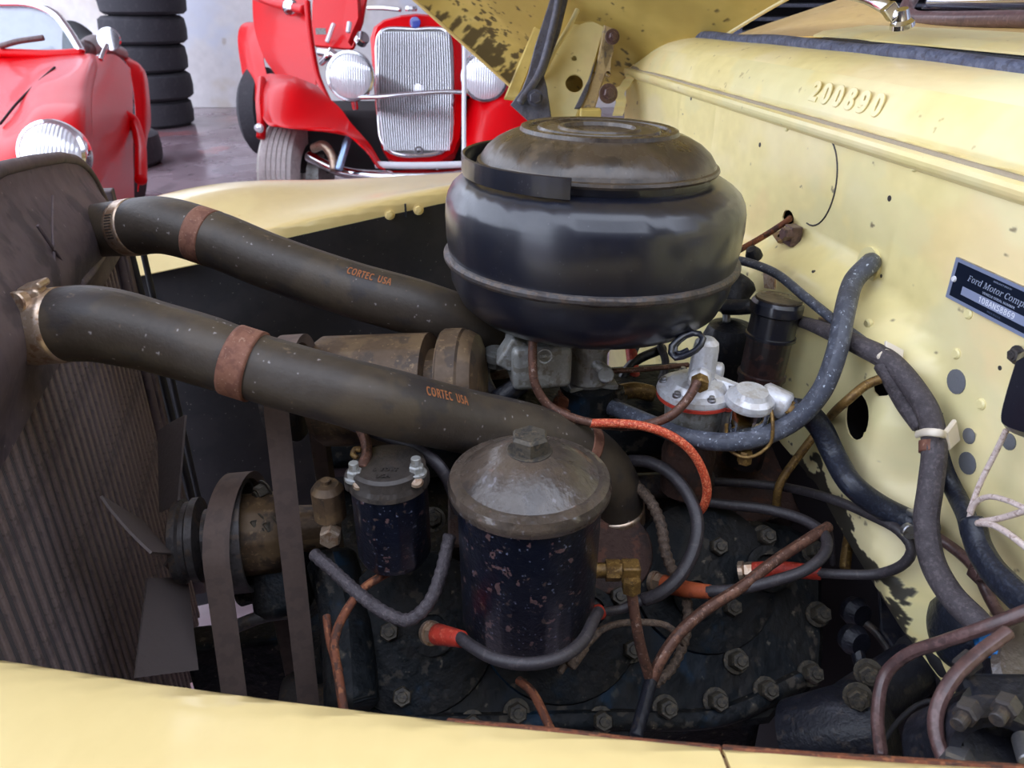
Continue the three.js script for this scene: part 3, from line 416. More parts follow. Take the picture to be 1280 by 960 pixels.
{
  const E = [[-0.3938, 0.9377, -0.3541], [-0.3057, 0.9422, -0.334], [-0.1616, 0.9618, -0.2935], [-0.04, 0.9738, -0.2659], [0.0961, 0.9827, -0.2424]];
  const E2 = [[0.0983, 0.9823, -0.2422], [0.1681, 0.9845, -0.2343], [0.2378, 0.9851, -0.229], [0.3081, 0.9822, -0.2253]];
  const row = (e) => [add(e, [0, -0.05, -0.008]), add(e, [0, -0.012, 0.001]), e, add(e, [0, 0.004, 0.008]), add(e, [0, 0.0075, 0.05]), add(e, [0.0, 0.006, 0.14]), add(e, [0, -0.06, 0.28])];
  const fn = thing('fender', 'long plain yellow fender beside the oil filter side of the engine, without bolts', 'fender', [-0.1, 0.6, -0.2]);
  part('skin', loft(E.map(row), 60, 40, 0.002), M.fender, fn);
  part('inner_apron', sheet(10, 4, (u, v) => { const k = u * 4, i = Math.min(3, Math.floor(k)), q = mixc(E[i], E[i + 1], k - i); return add(q, [0, -0.045 - 0.5 * v, 0.003]); }, 0.002), M.apron, fn);
  part('welt', tube([[-0.0321, 0.9721, -0.2673], [0.0235, 0.9761, -0.2581], [0.0613, 0.9788, -0.2505], [0.0977, 0.9819, -0.2442]], 0.0028), M.rust, fn, 'rust-brown edge piping');
  const fr = thing('cowl_side_panel', 'short yellow cowl side panel across the seam from the long plain fender', 'body panel', [0.25, 0.6, -0.2]);
  part('skin', loft(E2.map(row), 30, 40, 0.002), M.fender, fr);
  part('inner_apron', sheet(10, 4, (u, v) => { const k = u * 3, i = Math.min(2, Math.floor(k)), q = mixc(E2[i], E2[i + 1], k - i); return add(q, [0, -0.045 - 0.5 * v, 0.003]); }, 0.002), M.apron, fr);
  part('welt', tube([[0.0996, 0.9819, -0.2442], [0.1338, 0.9828, -0.2402], [0.1696, 0.9835, -0.2371], [0.2399, 0.984, -0.2318]], 0.003), M.rust, fr, 'rust-brown edge piping');
}

// ------------------------------------------------------------ radiator
{
  const RT = [-0.27, 0, -0.963], RNn = [0.963, 0, -0.27], R0 = [-0.37, 0, -0.508], rp = (s, y, n = 0) => [R0[0] + RT[0] * s + RNn[0] * n, y, R0[2] + RT[2] * s + RNn[2] * n];
  const rad = thing('radiator', 'tall dark grey-brown radiator with flanged top tank and finned core', 'radiator', rp(0, 0.4, -0.05));
  const topPts = [[-0.4, 1.15], [0, 1.178], [0.105, 1.175], [0.189, 1.165], [0.279, 1.152], [0.335, 1.139], [0.375, 1.118], [0.4, 1.092], [0.42, 1.06]];
  const tankTop = (s) => { for (let i = 0; i < topPts.length - 1; i++) if (s <= topPts[i + 1][0]) return lerp(topPts[i][1], topPts[i + 1][1], (s - topPts[i][0]) / (topPts[i + 1][0] - topPts[i][0])); return 1.06; };
  part('top_tank', sheet(50, 24, (u, v) => { const s = lerp(-0.16, 0.42, u), n = 0.028 * Math.sin(Math.PI * smooth(0, 1, v)) * (1 - smooth(0.3, 0.42, s)) - 0.02 * (1 - v) * 0; return rp(s, lerp(tankTop(s) + 0.002, 1.015, v), n + 0.004); }, 0.002, true), M.radiator, rad);
  part('tank_flange', tube(Array.from({ length: 30 }, (_, i) => { const s = lerp(-0.16, 0.425, i / 29); return rp(s, tankTop(s) + 0.002, 0.001); }), 0.006), M.radiator, rad);
  part('tank_cover', sheet(30, 6, (u, v) => { const s = lerp(-0.16, 0.42, u); return rp(s, tankTop(s) + 0.004 - 0.02 * v * v, -0.002 - 0.09 * v); }, 0.002), M.radiator, rad);
  part('tank_front', sheet(40, 12, (u, v) => { const s = lerp(-0.16, 0.42, u); return rp(s, lerp(tankTop(s) - 0.016, 1.012, v), -0.092 - 0.012 * Math.sin(Math.PI * v)); }, 0.002), M.radiator, rad);
  for (const s of [-0.16, 0.42]) part('tank_end', sheet(8, 8, (u, v) => rp(s, lerp(tankTop(s) + 0.002, 1.012, v), lerp(0.004, -0.092, u)), 0.002), M.radiator, rad);
  part('tank_floor', box(rp(0.13, 1.014, -0.044), [0.58, 0.006, 0.096], RT, UP, 0.2), M.radiator, rad);
  part('end_flange', tube([rp(0.428, 1.075, 0), rp(0.425, 1.02, 0.002), rp(0.42, 0.9, 0), rp(0.42, 0.5, 0)], 0.006), M.radiator, rad);
  part('crease', tube([[-0.3616, 1.141, -0.578], [-0.3616, 1.12, -0.5892], [-0.3792, 1.0717, -0.637]], 0.0014), M.radiator, rad);
  part('crease', tube([[-0.395, 1.1432, -0.6639], [-0.365, 1.124, -0.5976], [-0.3613, 1.0952, -0.5807]], 0.0012), M.radiator, rad);
  part('brace', tube([[-0.3886, 1.0664, -0.6559], [-0.4054, 1.0615, -0.7083], [-0.4374, 1.0508, -0.7927]], 0.006), M.radiator, rad);
  part('core_back', box(rp(0.13, 0.722, -0.032), [0.58, 0.6, 0.04], RT, UP, 0.02), M.finbody, rad);
  const one = box([0, 0, 0], [0.007, 0.58, 0.009], RT, UP, 0.2);
  const fins = box([0, 0, 0], [0.0116, 0.58, 0.006], RT, UP, 0.05);
  for (let k = 0; k < 31; k++) { const s = -0.15 + k * 0.0186, c = rp(s, 0.727, -0.008), d = rp(s + 0.0093, 0.727, -0.0095); part('core_tube', one.clone().translate(...c), M.fintube, rad); part('fin_column', fins.clone().translate(...d), M.fin, rad); }
  part('side_rail', box(rp(0.43, 0.78, -0.02), [0.02, 0.62, 0.06], RT, UP, 0.1), M.radiator, rad);
  // necks for the two hoses
  for (const q of [[[-0.4001, 1.0719, -0.5291], [-0.3693, 1.0794, -0.5161], [-0.3484, 1.0854, -0.5079]], [[-0.4609, 1.0762, -0.795], [-0.4331, 1.0824, -0.7758], [-0.3946, 1.0928, -0.7474]]]) part('outlet_neck', tube(q, 0.0225), M.radiator, rad);
  const cap = [-0.4108, 1.1602, -0.6246]; part('filler_tab', plate([[-0.4217, 1.1648, -0.627], [-0.412, 1.1631, -0.6261], [-0.4063, 1.1562, -0.6226], [-0.4056, 1.151, -0.6199], [-0.4185, 1.1499, -0.6194]], 0.006, { face: [0, 0, 1] }), M.clamp, rad);
  solo('stay_rod', tube([rp(0.44, 1.06, 0.01), rp(0.445, 0.9, 0.012), rp(0.44, 0.43, 0.02)], 0.005), M.dark, 'thicker black upright stay rod close against the radiator side', 'stay rod', 'stay rods beside the radiator');
  solo('stay_rod', tube([rp(0.47, 1.05, 0.02), rp(0.472, 0.8, 0.02), rp(0.472, 0.43, 0.02)], 0.004), M.dark, 'thinner black upright stay rod between the thicker rod and the apron', 'stay rod', 'stay rods beside the radiator');
}

// ------------------------------------------------------------ the two radiator hoses
function printTexture(txt) {
  const cv = document.createElement('canvas'); cv.width = 512; cv.height = 64; const c = cv.getContext('2d'); c.clearRect(0, 0, 512, 64); c.fillStyle = '#9a6038'; c.font = 'bold 44px sans-serif'; c.textAlign = 'center'; c.fillText(txt, 256, 48);
  const t = new THREE.CanvasTexture(cv); t.colorSpace = THREE.SRGBColorSpace; return t;
}
function hose(pts, r, label, o) {
  const cv = curveOf(pts), h = thing('radiator_hose', label, 'hose', pts[o.base]);
  part('hose_wall', tube(cv, (t) => r * o.profile(t), { seg: 150, radial: 36, round: 0.1 }), M.rubber, h);
  for (const [a, b] of o.tapes) part('paper_band', tube(cv, r * 1.015, { t0: a, t1: b, seg: 8, radial: 36, round: 0 }), M.tape, h, 'brown paper band');
  for (const [a, b, k] of o.clamps) {
    const c = part('hose_clamp', tube(cv, r * k, { t0: a, t1: b, seg: 6, radial: 40, round: 0.02 }), M.clamp, h, 'steel hose clamp');
    o.onClamp?.(cv, a, b, k, c);
  }
  if (o.text) { // raised orange lettering patch following the hose wall
    const [ta, tb, f0, s] = o.text, n = 20, m = 5, pos = [], uv = [], idx = [];
    for (let i = 0; i <= n; i++) for (let j = 0; j <= m; j++) {
      const t = lerp(ta, tb, i / n), p = cv.getPointAt(t), T = cv.getTangentAt(t), B = new THREE.Vector3().crossVectors(T, new THREE.Vector3(0, 1, 0)).normalize(), N = new THREE.Vector3().crossVectors(B, T), f = f0 + (j / m - 0.5) * 0.62;
      p.addScaledVector(N, Math.cos(f) * r * 1.012).addScaledVector(B, Math.sin(f) * r * 1.012); pos.push(p.x, p.y, p.z); uv.push(i / n, 1 - j / m);
    }
    for (let i = 0; i < n; i++) for (let j = 0; j < m; j++) { const a = i * (m + 1) + j, b = a + m + 1; idx.push(a, a + 1, b, b, a + 1, b + 1); }
    const map = printTexture(s); part('printed_lettering', finish(pos, uv, idx), std({ map, transparent: true, alphaTest: 0.5, roughness: 0.8 }), h, 'orange printed lettering');
  }
  return { cv, h };
}
{
  const near = hose([[-0.3619, 1.0819, -0.5118], [-0.3282, 1.0889, -0.5041], [-0.2916, 1.0923, -0.5002], [-0.2377, 1.0788, -0.499], [-0.1754, 1.0617, -0.4902], [-0.1085, 1.0427, -0.4862], [-0.0436, 1.0032, -0.5222], [0.0134, 0.9702, -0.5558], [0.06, 0.9397, -0.5796], [0.0872, 0.9071, -0.5854], [0.0972, 0.8699, -0.5889], [0.0992, 0.8385, -0.5897]], 0.0255, 'black radiator hose passing behind the round oil filter', {
    base: 10, profile: (t) => 1 + 0.05 * smooth(0.06, 0.1, t) * smooth(0.2, 0.14, t) - 0.05 * smooth(0.25, 0.3, t) * smooth(0.5, 0.4, t), tapes: [[0.285, 0.315], [0.795, 0.815]], clamps: [[0.035, 0.085, 1.05], [0.945, 0.985, 1.05]], text: [0.475, 0.60, 0.62, 'CORTEC  USA'],
    onClamp: (cv, a, b, k, c) => { if (a > 0.5) return; const q = [-0.3324, 1.1143, -0.5002]; part('clamp_screw', merge([box(q, [0.022, 0.009, 0.014], [1, 0.2, 0], UP, 0.4), disc(0.008, 0.008, add(q, [-0.001, -0.003, 0.006]), [-0.2, 0.2, 1], 20), box(add(q, [0.003, 0.005, -0.003]), [0.018, 0.005, 0.014], [1, 0.3, 0], UP, 0.4)]), M.clamp, c); } });
  hose([[-0.4153, 1.0858, -0.7607], [-0.3729, 1.0962, -0.7323], [-0.3275, 1.1037, -0.7137], [-0.2747, 1.0945, -0.6977], [-0.2212, 1.0775, -0.6835], [-0.1475, 1.0552, -0.6721], [-0.0817, 1.0363, -0.6681], [-0.0379, 1.0145, -0.6738], [-0.0117, 0.9838, -0.6806], [-0.0039, 0.955, -0.6772]], 0.0262, 'black radiator hose running under the black air cleaner', {
    base: 9, profile: (t) => 1 + 0.02 * Math.sin(t * 9), tapes: [[0.285, 0.32]], clamps: [[0.112, 0.146, 1.04], [0.94, 0.97, 1.04]], text: [0.56, 0.72, 0.5, 'CORTEC  USA'],
    onClamp: (cv, a, b, k, c) => { if (a > 0.5) return; for (let i = 0; i < 9; i++) { const p = cv.getPointAt(lerp(a, b, 0.5)), T = cv.getTangentAt((a + b) / 2), f = 0.2 + i * 0.1, B = new THREE.Vector3().crossVectors(T, new THREE.Vector3(0, 1, 0)).normalize(), N = new THREE.Vector3().crossVectors(B, T), d = N.multiplyScalar(Math.cos(f + 0.7)).addScaledVector(B, Math.sin(f + 0.7)); p.addScaledVector(d, 0.0262 * 1.045); part('slot', box(p.toArray(), [0.009, 0.0012, 0.0008], T.toArray(), d.clone().cross(T).toArray()), M.rubber, c); } } });
}

// ------------------------------------------------------------ air cleaner
const airC = [0.0702, 1.0908, -0.6678], airA = V([Math.sin(0.025), Math.cos(0.025), -0.02]).normalize().toArray();
{
  const a = thing('air_cleaner', 'large round glossy black oil bath air cleaner with dusty domed lid', 'air cleaner', add(airC, airA, -0.055));
  part('lower_bowl', lathe([[0, -0.056], [0.06, -0.056], [0.09, -0.054], [0.106, -0.048], [0.117, -0.038], [0.124, -0.022], [0.1262, -0.006], [0.1262, -0.003]], airC, airA, 96, 0, Math.PI * 2, 1), M.enamel, a);
  part('seam_bead', lathe([[0.124, -0.0045], [0.1295, -0.004], [0.131, -0.0015], [0.131, 0.001], [0.1295, 0.0035], [0.124, 0.004]], airC, airA, 96, 0, Math.PI * 2, 1), M.darksteel, a, 'worn grey seam bead');
  part('upper_body', lathe([[0.1265, 0.003], [0.1285, 0.018], [0.1292, 0.034], [0.1287, 0.046], [0.127, 0.053], [0.1235, 0.0595], [0.117, 0.065], [0.110, 0.069], [0.104, 0.0705], [0.096, 0.0705], [0.096, 0.083]], airC, airA, 96, 0, Math.PI * 2, 0.9), M.enamel, a);
  part('lid', lathe([[0.097, 0.0765], [0.1015, 0.077], [0.1027, 0.079], [0.1018, 0.0812], [0.0995, 0.082], [0.0985, 0.0845], [0.094, 0.091], [0.087, 0.0968], [0.078, 0.1015], [0.07, 0.1046], [0.0665, 0.1055], [0.0655, 0.1085], [0.0625, 0.1095], [0.0595, 0.1082], [0.0585, 0.1062], [0.052, 0.1065], [0.0505, 0.1088], [0.0475, 0.1092], [0.0445, 0.1072], [0.035, 0.1072], [0.0335, 0.1092], [0.0305, 0.1092], [0.029, 0.1062], [0.02, 0.1042], [0, 0.1036]], airC, airA, 96, 0, Math.PI * 2, 0.5), M.dusty, a, 'dusty brown domed lid with raised rings');
  part('clamp_band', lathe([[0.1062, 0.071], [0.1085, 0.071], [0.109, 0.073], [0.1088, 0.084], [0.1092, 0.0862], [0.1078, 0.087], [0.1062, 0.086], [0.1062, 0.071]], add(airC, [-0.006, 0, 0.002]), airA, 80, Math.PI * 1.0, Math.PI * 0.93), M.enamel, a, 'glossy black open band');
  part('carburettor_neck', lathe([[0.035, -0.056], [0.035, -0.075], [0.04, -0.078], [0, -0.078]], airC, airA, 40), M.darksteel, a);
  // wire bail hanging from the bowl
  part('wire_loop', tube([[0.1467, 1.0538, -0.576], [0.1352, 1.0512, -0.5691], [0.1271, 1.0446, -0.5635], [0.1296, 1.0396, -0.5575], [0.1388, 1.0421, -0.5566], [0.149, 1.0478, -0.5595], [0.1526, 1.0538, -0.5648], [0.1481, 1.0552, -0.5711], [0.1389, 1.0516, -0.5715], [0.1311, 1.0441, -0.5677], [0.1326, 1.0398, -0.5632], [0.1412, 1.0434, -0.5629]], 0.0026), M.enamel, a, 'black bent wire loop');
}

// ------------------------------------------------------------ engine block with the near cylinder head
const hd = (q, n) => add(q, [0.1174, 0.7071, 0.6973], n);
{
  const e = thing('engine', 'greasy blue-black flathead engine block with bolted cylinder head', 'engine', [0.06, 0.35, -0.6]);
  const outline = [[-0.1446, 0.8243, -0.4948], [-0.1379, 0.8377, -0.5095], [-0.1183, 0.8456, -0.5208], [-0.0843, 0.8477, -0.5287], [-0.0284, 0.8453, -0.5357], [0.036, 0.8434, -0.5446], [0.0763, 0.8463, -0.5543], [0.0916, 0.8542, -0.5649], [0.1182, 0.8574, -0.5726], [0.1564, 0.8577, -0.5794], [0.1952, 0.858, -0.5863], [0.2342, 0.8552, -0.59], [0.2652, 0.8493, -0.5892], [0.2859, 0.8399, -0.5831], [0.2932, 0.8274, -0.5716], [0.2876, 0.7948, -0.5377], [0.2854, 0.7754, -0.5176], [0.279, 0.7545, -0.4954], [0.2636, 0.7451, -0.4833], [0.2428, 0.7415, -0.4761], [0.2264, 0.7316, -0.4633], [0.165, 0.7329, -0.4542], [0.0947, 0.7328, -0.4424], [0, 0.7396, -0.4333], [-0.0918, 0.7504, -0.4287], [-0.1373, 0.7609, -0.4318], [-0.1464, 0.7896, -0.4593]];
  part('cylinder_head', plate(outline, 0.04, { face: [0.1, 0.7, 0.7], bevel: 0.006 }), M.block, e);
  // raised water jacket domes and the spark plug wells
  for (const [q, r] of [[[0.1756, 0.8237, -0.5481], 0.07], [[0.0423, 0.81, -0.5117], 0.075], [[-0.0823, 0.8109, -0.4917], 0.07]]) part('combustion_dome', lathe([[r, -0.004], [r * 0.96, 0.004], [r * 0.8, 0.007], [0, 0.009]], q, [0.1174, 0.7071, 0.6973], 40), M.block, e);
  for (const q of [[-0.0688, 0.8107, -0.4938], [0.0673, 0.8103, -0.5163], [0.163, 0.8123, -0.5344], [0.2332, 0.8232, -0.5573]]) part('plug_well', ring(0.013, 0.021, 0.012, q, [0.1174, 0.7071, 0.6973], 28), M.block, e);
  part('lower_rib', tube([[-0.1377, 0.7651, -0.436], [-0.0532, 0.7574, -0.4423], [0.0818, 0.7472, -0.4547], [0.1803, 0.7404, -0.4644], [0.2562, 0.7542, -0.4912]], 0.009), M.block, e);
  const bolts = [[-0.1045, 0.8128, -0.4899], [-0.0915, 0.776, -0.4548], [-0.0711, 0.8772, -0.5608], [0.0034, 0.7587, -0.4532], [0.0749, 0.7478, -0.4542], [0.0931, 0.8174, -0.5278], [0.1033, 0.7851, -0.4968], [0.1311, 0.7493, -0.4652], [0.1876, 0.8405, -0.5671], [0.2348, 0.8437, -0.5783], [0.1975, 0.7705, -0.4979], [0.2222, 0.7516, -0.4828], [0.1764, 0.7493, -0.4728], [0.2644, 0.7572, -0.4956], [0.2784, 0.7916, -0.5329], [0.2818, 0.8308, -0.5732], [0.1957, 0.8023, -0.5298], [0.0432, 0.8438, -0.5462], [-0.0334, 0.7556, -0.4438]];
  const names2 = bolts; for (const q of bolts) part('head_bolt', bolt(0.0085, 0.012, hd(q, 0.002), [0.1174, 0.7071, 0.6973]), M.bolt, e);
  // block sides, valley cover, far head
  part('cylinder_block', box([0.055, 0.62, -0.69], [0.42, 0.36, 0.28], REAR, UP, 0.1), M.block, e);
  part('valley_cover', plate([[-0.0648, 0.8882, -0.6656], [0.0498, 0.8924, -0.6902], [0.1246, 0.8887, -0.6883], [0.2725, 0.867, -0.6997], [0.2841, 0.8425, -0.6198], [0.1971, 0.847, -0.5885], [0.0897, 0.8399, -0.5736], [-0.0598, 0.8332, -0.5702]], 0.03, { face: [0, 1, 0.3] }), M.rustdark, e, 'rusty brown valley cover');
  part('intake_manifold', box([0.0474, 0.9268, -0.6628], [0.30, 0.05, 0.12], REAR, UP, 0.3), M.block, e);
  part('cylinder_head', box(add([0.0193, 0.8606, -0.8199], [0, -0.05, 0]), [0.5, 0.05, 0.16], REAR, [0, 0.8, -0.6], 0.2), M.block, e);
  part('manifold_pipe', tube([[0.1137, 0.8821, -0.6064], [0.145, 0.8806, -0.6112], [0.1895, 0.8804, -0.6224]], 0.0125), M.darksteel, e);
  part('water_outlet', merge([tube([[0.0977, 0.8541, -0.5977], [0.0999, 0.8326, -0.5924], [0.0954, 0.8167, -0.5787]], 0.027), disc(0.038, 0.01, [0.0888, 0.8453, -0.5555], [0.1174, 0.7071, 0.6973])]), M.rustdark, e);
  part('rail', tube([[0.0748, 0.9578, -0.6337], [0.1137, 0.9632, -0.6477], [0.1336, 0.9582, -0.6507]], 0.008), M.brass, e);
  part('manifold_nut', bolt(0.010, 0.012, [0.0512, 0.9589, -0.6286], [0, 1, 0.2]), M.rust, e);
  part('manifold_nut', bolt(0.008, 0.01, [0.0972, 0.9618, -0.6358], [0, 1, 0.2]), M.bolt, e);
  part('linkage_bracket', plate([[0.0723, 0.9645, -0.6259], [0.0885, 0.9698, -0.6286], [0.1076, 0.9612, -0.6242], [0.1054, 0.9481, -0.6176], [0.0958, 0.9468, -0.6169], [0.0774, 0.9468, -0.6169]], 0.006, { face: [0, 0.4, 1] }), M.darksteel, e);
  part('front_cover', box([-0.16, 0.62, -0.62], [0.06, 0.34, 0.26], REAR, UP, 0.15), M.block, e);
  part('timing_cover', box([-0.19, 0.60, -0.66], [0.08, 0.2, 0.22], REAR, UP, 0.25), M.block, e);
  part('side_boss', tube([[-0.1589, 0.8529, -0.5354], [-0.1426, 0.8233, -0.4978], [-0.1288, 0.7891, -0.4355]], 0.022), M.block, e);
}
{ // carburettor
  const c = thing('carburettor', 'grey metal carburettor under the black air cleaner', 'carburettor', [0.0449, 0.9665, -0.6381]);
  part('float_bowl', merge([box([0.0226, 1.012, -0.6165], [0.052, 0.04, 0.05], REAR, UP, 0.15), box([0, 1.0223, -0.6127], [0.016, 0.03, 0.03], [0.8, -0.5, 0], UP, 0.2)]), M.zinc, c);
  part('emblem', ring(0.0052, 0.0064, 0.0012, [0.0274, 1.0283, -0.5849], [0.05, 0.2, 1], 24), M.zinc, c);
  const bl = new TextGeometry('FoMoCo', { font, size: 0.0028, depth: 0.0008, curveSegments: 3 }); bl.translate(-0.0068, -0.001, 0); bl.translate(...[0.0275, 1.0273, -0.5855]); part('emblem_letters', boxUV(bl), M.zinc, c);
  part('throat', lathe([[0.019, 0], [0.0205, 0.002], [0.0195, 0.006], [0.017, 0.01], [0.0165, 0.028], [0.021, 0.036], [0.022, 0.042]], [0.07, 0.9816, -0.6346], UP, 32), M.zinc, c);
  part('throttle_flange', box([0.0717, 0.9794, -0.6357], [0.045, 0.005, 0.034], REAR, UP, 0.2), M.zinc, c);
  part('lever_boss', merge([tube([[0.0717, 1.0046, -0.6239], [0.0797, 1.0017, -0.6168], [0.0854, 0.9979, -0.6149]], 0.0055), disc(0.007, 0.007, [0.0832, 0.9954, -0.6136], [0, 0.6, 0.8])]), M.zinc, c);
  part('throttle_rod', tube([[0.0874, 0.997, -0.62], [0.1163, 0.9939, -0.6296], [0.1645, 0.9891, -0.6497]], 0.0024), M.pipe, c);
  part('base', lathe([[0.024, -0.04], [0.026, 0], [0.018, 0.003]], [0.0702, 0.9768, -0.6344], UP, 28), M.block, c);
}
{ // generator
  const q0 = [-0.1743, 1.0068, -0.6194], q1 = [-0.0345, 1.019, -0.6032], ax = V(q1).sub(V(q0)).normalize().toArray(), L = V(q1).distanceTo(V(q0));
  const c0 = add(q0, [0, -0.03, 0]);
  const g = thing('generator', 'rusty brown cylindrical generator with slotted end behind the hoses', 'generator', add(c0, [0.06, -0.05, 0]));
  part('casing', lathe([[0, 0], [0.046, 0.002], [0.05, 0.008], [0.05, L - 0.037], [0.036, L - 0.036], [0.036, L - 0.025], [0.0515, L - 0.024], [0.0515, L - 0.002], [0.047, L + 0.006], [0.036, L + 0.01], [0, L + 0.012]], c0, ax, 64), M.generator, g);
  part('end_band', lathe([[0.0515, L - 0.023], [0.053, L - 0.022], [0.053, L - 0.006], [0.0515, L - 0.004]], c0, ax, 64), M.generator, g);
  part('pulley', lathe([[0.03, -0.04], [0.045, -0.038], [0.036, -0.03], [0.045, -0.022], [0.03, -0.02], [0.012, -0.018], [0.012, 0]], c0, ax, 40), M.darksteel, g);
}
// ------------------------------------------------------------ fan, pulleys, belts
function beltLoop(x, cTop, rTop, cBot, rBot, w, thick) {              // belt round two pulleys whose axles lie along the car
  const pts = []; for (let i = 0; i <= 24; i++) { const f = Math.PI * i / 24; pts.push([cTop[0] + rTop * Math.cos(f), cTop[1] + rTop * Math.sin(f)]); } for (let i = 0; i <= 24; i++) { const f = Math.PI + Math.PI * i / 24; pts.push([cBot[0] + rBot * Math.cos(f), cBot[1] + rBot * Math.sin(f)]); }
  const n = pts.length, pos = [], idx = [], uv = []; let L = 0;
  for (let i = 0; i <= n; i++) {
    const a = pts[(i - 1 + n) % n], p = pts[i % n], b = pts[(i + 1) % n]; let t = [b[0] - a[0], b[1] - a[1]], l = Math.hypot(...t); const nx = t[1] / l, ny = -t[0] / l; if (i) L += Math.hypot(p[0] - pts[i - 1][0], p[1] - pts[i - 1][1]);
    for (const [sx, o] of [[-0.5, thick], [0.5, thick], [0.34, 0], [-0.34, 0]]) { const z = p[0] + nx * o, y = p[1] + ny * o; pos.push(x + sx * w * REAR[0] - z * 0, y, z + sx * w * REAR[2]); uv.push(sx * w, L); }
  }
  for (let i = 0; i < n; i++) for (let j = 0; j < 4; j++) { const a = i * 4 + j, b = i * 4 + (j + 1) % 4; idx.push(a, a + 4, b, b, a + 4, b + 4); }
  return toCreasedNormals(finish(pos, uv, idx), 0.7);
}
{
  const a = [-0.1894, 1.0005, -0.532], b = [-0.1308, 0.888, -0.3512], tilt = (g, x0) => { const m = new THREE.Matrix4().makeTranslation(x0, 0, 0); return g; };
  const beltA = beltLoop(-0.18, [-0.565, 1.0], 0.045, [-0.545, 0.62], 0.075, 0.0185, 0.007);
  solo('fan_belt', beltA, M.belt, 'flat brown generator belt hanging straight down below the hoses', 'belt');
  const hubq = [-0.242, 0.892, -0.545];
  const beltB = beltLoop(hubq[0] + 0.002, [hubq[2], hubq[1] - 0.02], 0.05, [-0.53, 0.6], 0.078, 0.021, 0.006);
  solo('fan_belt', beltB, M.belt, 'wide brown fan belt looped over the fan pulley beside the radiator', 'belt');
  const hub = [hubq[0], hubq[1] - 0.02, hubq[2]];
  const f = thing('cooling_fan', 'dark cooling fan with grooved hub, pulley and grey blades behind the radiator', 'fan', add(hub, [0, -0.2, 0]));
  part('pulley', lathe([[0.02, -0.013], [0.05, -0.011], [0.05, 0.011], [0.046, 0.011], [0.044, -0.004], [0.02, -0.006]], hub, REAR, 48), M.darksteel, f);
  part('hub', lathe([[0, -0.012], [0.034, -0.012], [0.036, 0], [0.036, 0.035], [0.033, 0.042], [0.022, 0.044], [0.02, 0.08], [0, 0.08]], hub, REAR, 40), M.generator, f);
  part('grooved_collar', lathe([[0.02, -0.05], [0.036, -0.05], [0.037, -0.044], [0.034, -0.042], [0.034, -0.038], [0.037, -0.036], [0.037, -0.03], [0.03, -0.028], [0.026, -0.026], [0.026, 0]], hub, REAR, 40), M.darksteel, f);
  const fc = add(hub, REAR, -0.06);
  for (let k = 0; k < 4; k++) { const th = (k + 0.5) * Math.PI / 2, dir = add([0, Math.sin(th), 0], AWAY, Math.cos(th)), side = add([0, -Math.cos(th), 0], AWAY, Math.sin(th)); part('blade', sheet(14, 8, (u, v) => { const r = 0.03 + 0.078 * u, w = (v - 0.5) * lerp(0.03, 0.046, u); return add(add(add(fc, dir, r), side, w), REAR, -0.8 * w + 0.2 * w * w / 0.05); }, 0.002), M.blade, f); }
  part('crank_pulley', lathe([[0, -0.03], [0.07, -0.03], [0.075, -0.02], [0.075, 0.02], [0.07, 0.03], [0, 0.03]], [-0.2, 0.61, -0.537], REAR, 40), M.darksteel, f);
}
{ // water pump and small front fittings
  const w = thing('water_pump', 'dark cast water pump with brown bolts behind the fan pulley', 'water pump', [-0.2125, 0.8294, -0.5009]);
  part('housing', merge([tube([[-0.2217, 0.8721, -0.5676], [-0.2144, 0.8462, -0.5544], [-0.2042, 0.808, -0.5237]], 0.026), box([-0.2064, 0.8331, -0.559], [0.05, 0.07, 0.06], REAR, UP, 0.25)]), M.block, w);
  for (const q of [[-0.2152, 0.8953, -0.5345], [-0.2138, 0.8813, -0.5274], [-0.2042, 0.8935, -0.5336], [-0.2175, 0.9082, -0.5636]]) part('bolt', bolt(0.007, 0.009, q, [-0.6, 0, 0.8]), M.bolt, w);
  part('gap_blocker', box([-0.2822, 0.5833, -0.6449], [0.16, 0.16, 0.04], REAR, UP, 0.2), M.block, w); part('lower_arm', tube([[-0.2471, 0.8106, -0.5363], [-0.2253, 0.8171, -0.5396], [-0.2108, 0.8268, -0.5445]], 0.01), M.block, w);  // first box is added, a dark blocker for the bright gap between the belts
  part('lower_bracket', tube([[-0.2471, 0.7994, -0.5081], [-0.2189, 0.8088, -0.5129], [-0.1907, 0.812, -0.5145]], 0.006), M.darksteel, w);
  const s = thing('oil_sender', 'short brown cylindrical sender with pale nut left of the black ignition coil', 'sender', [-0.1408, 0.9221, -0.4809]);
  part('body', lathe([[0, 0], [0.0125, 0], [0.0125, 0.025], [0.009, 0.03], [0.004, 0.031], [0.004, 0.034], [0, 0.034]], [-0.1414, 0.936, -0.4879], UP, 28), M.generator, s); part('nut', hex(0.0085, 0.012, [-0.1396, 0.928, -0.4783], [0.1, 0.1, 1]), M.clamp, s);
}
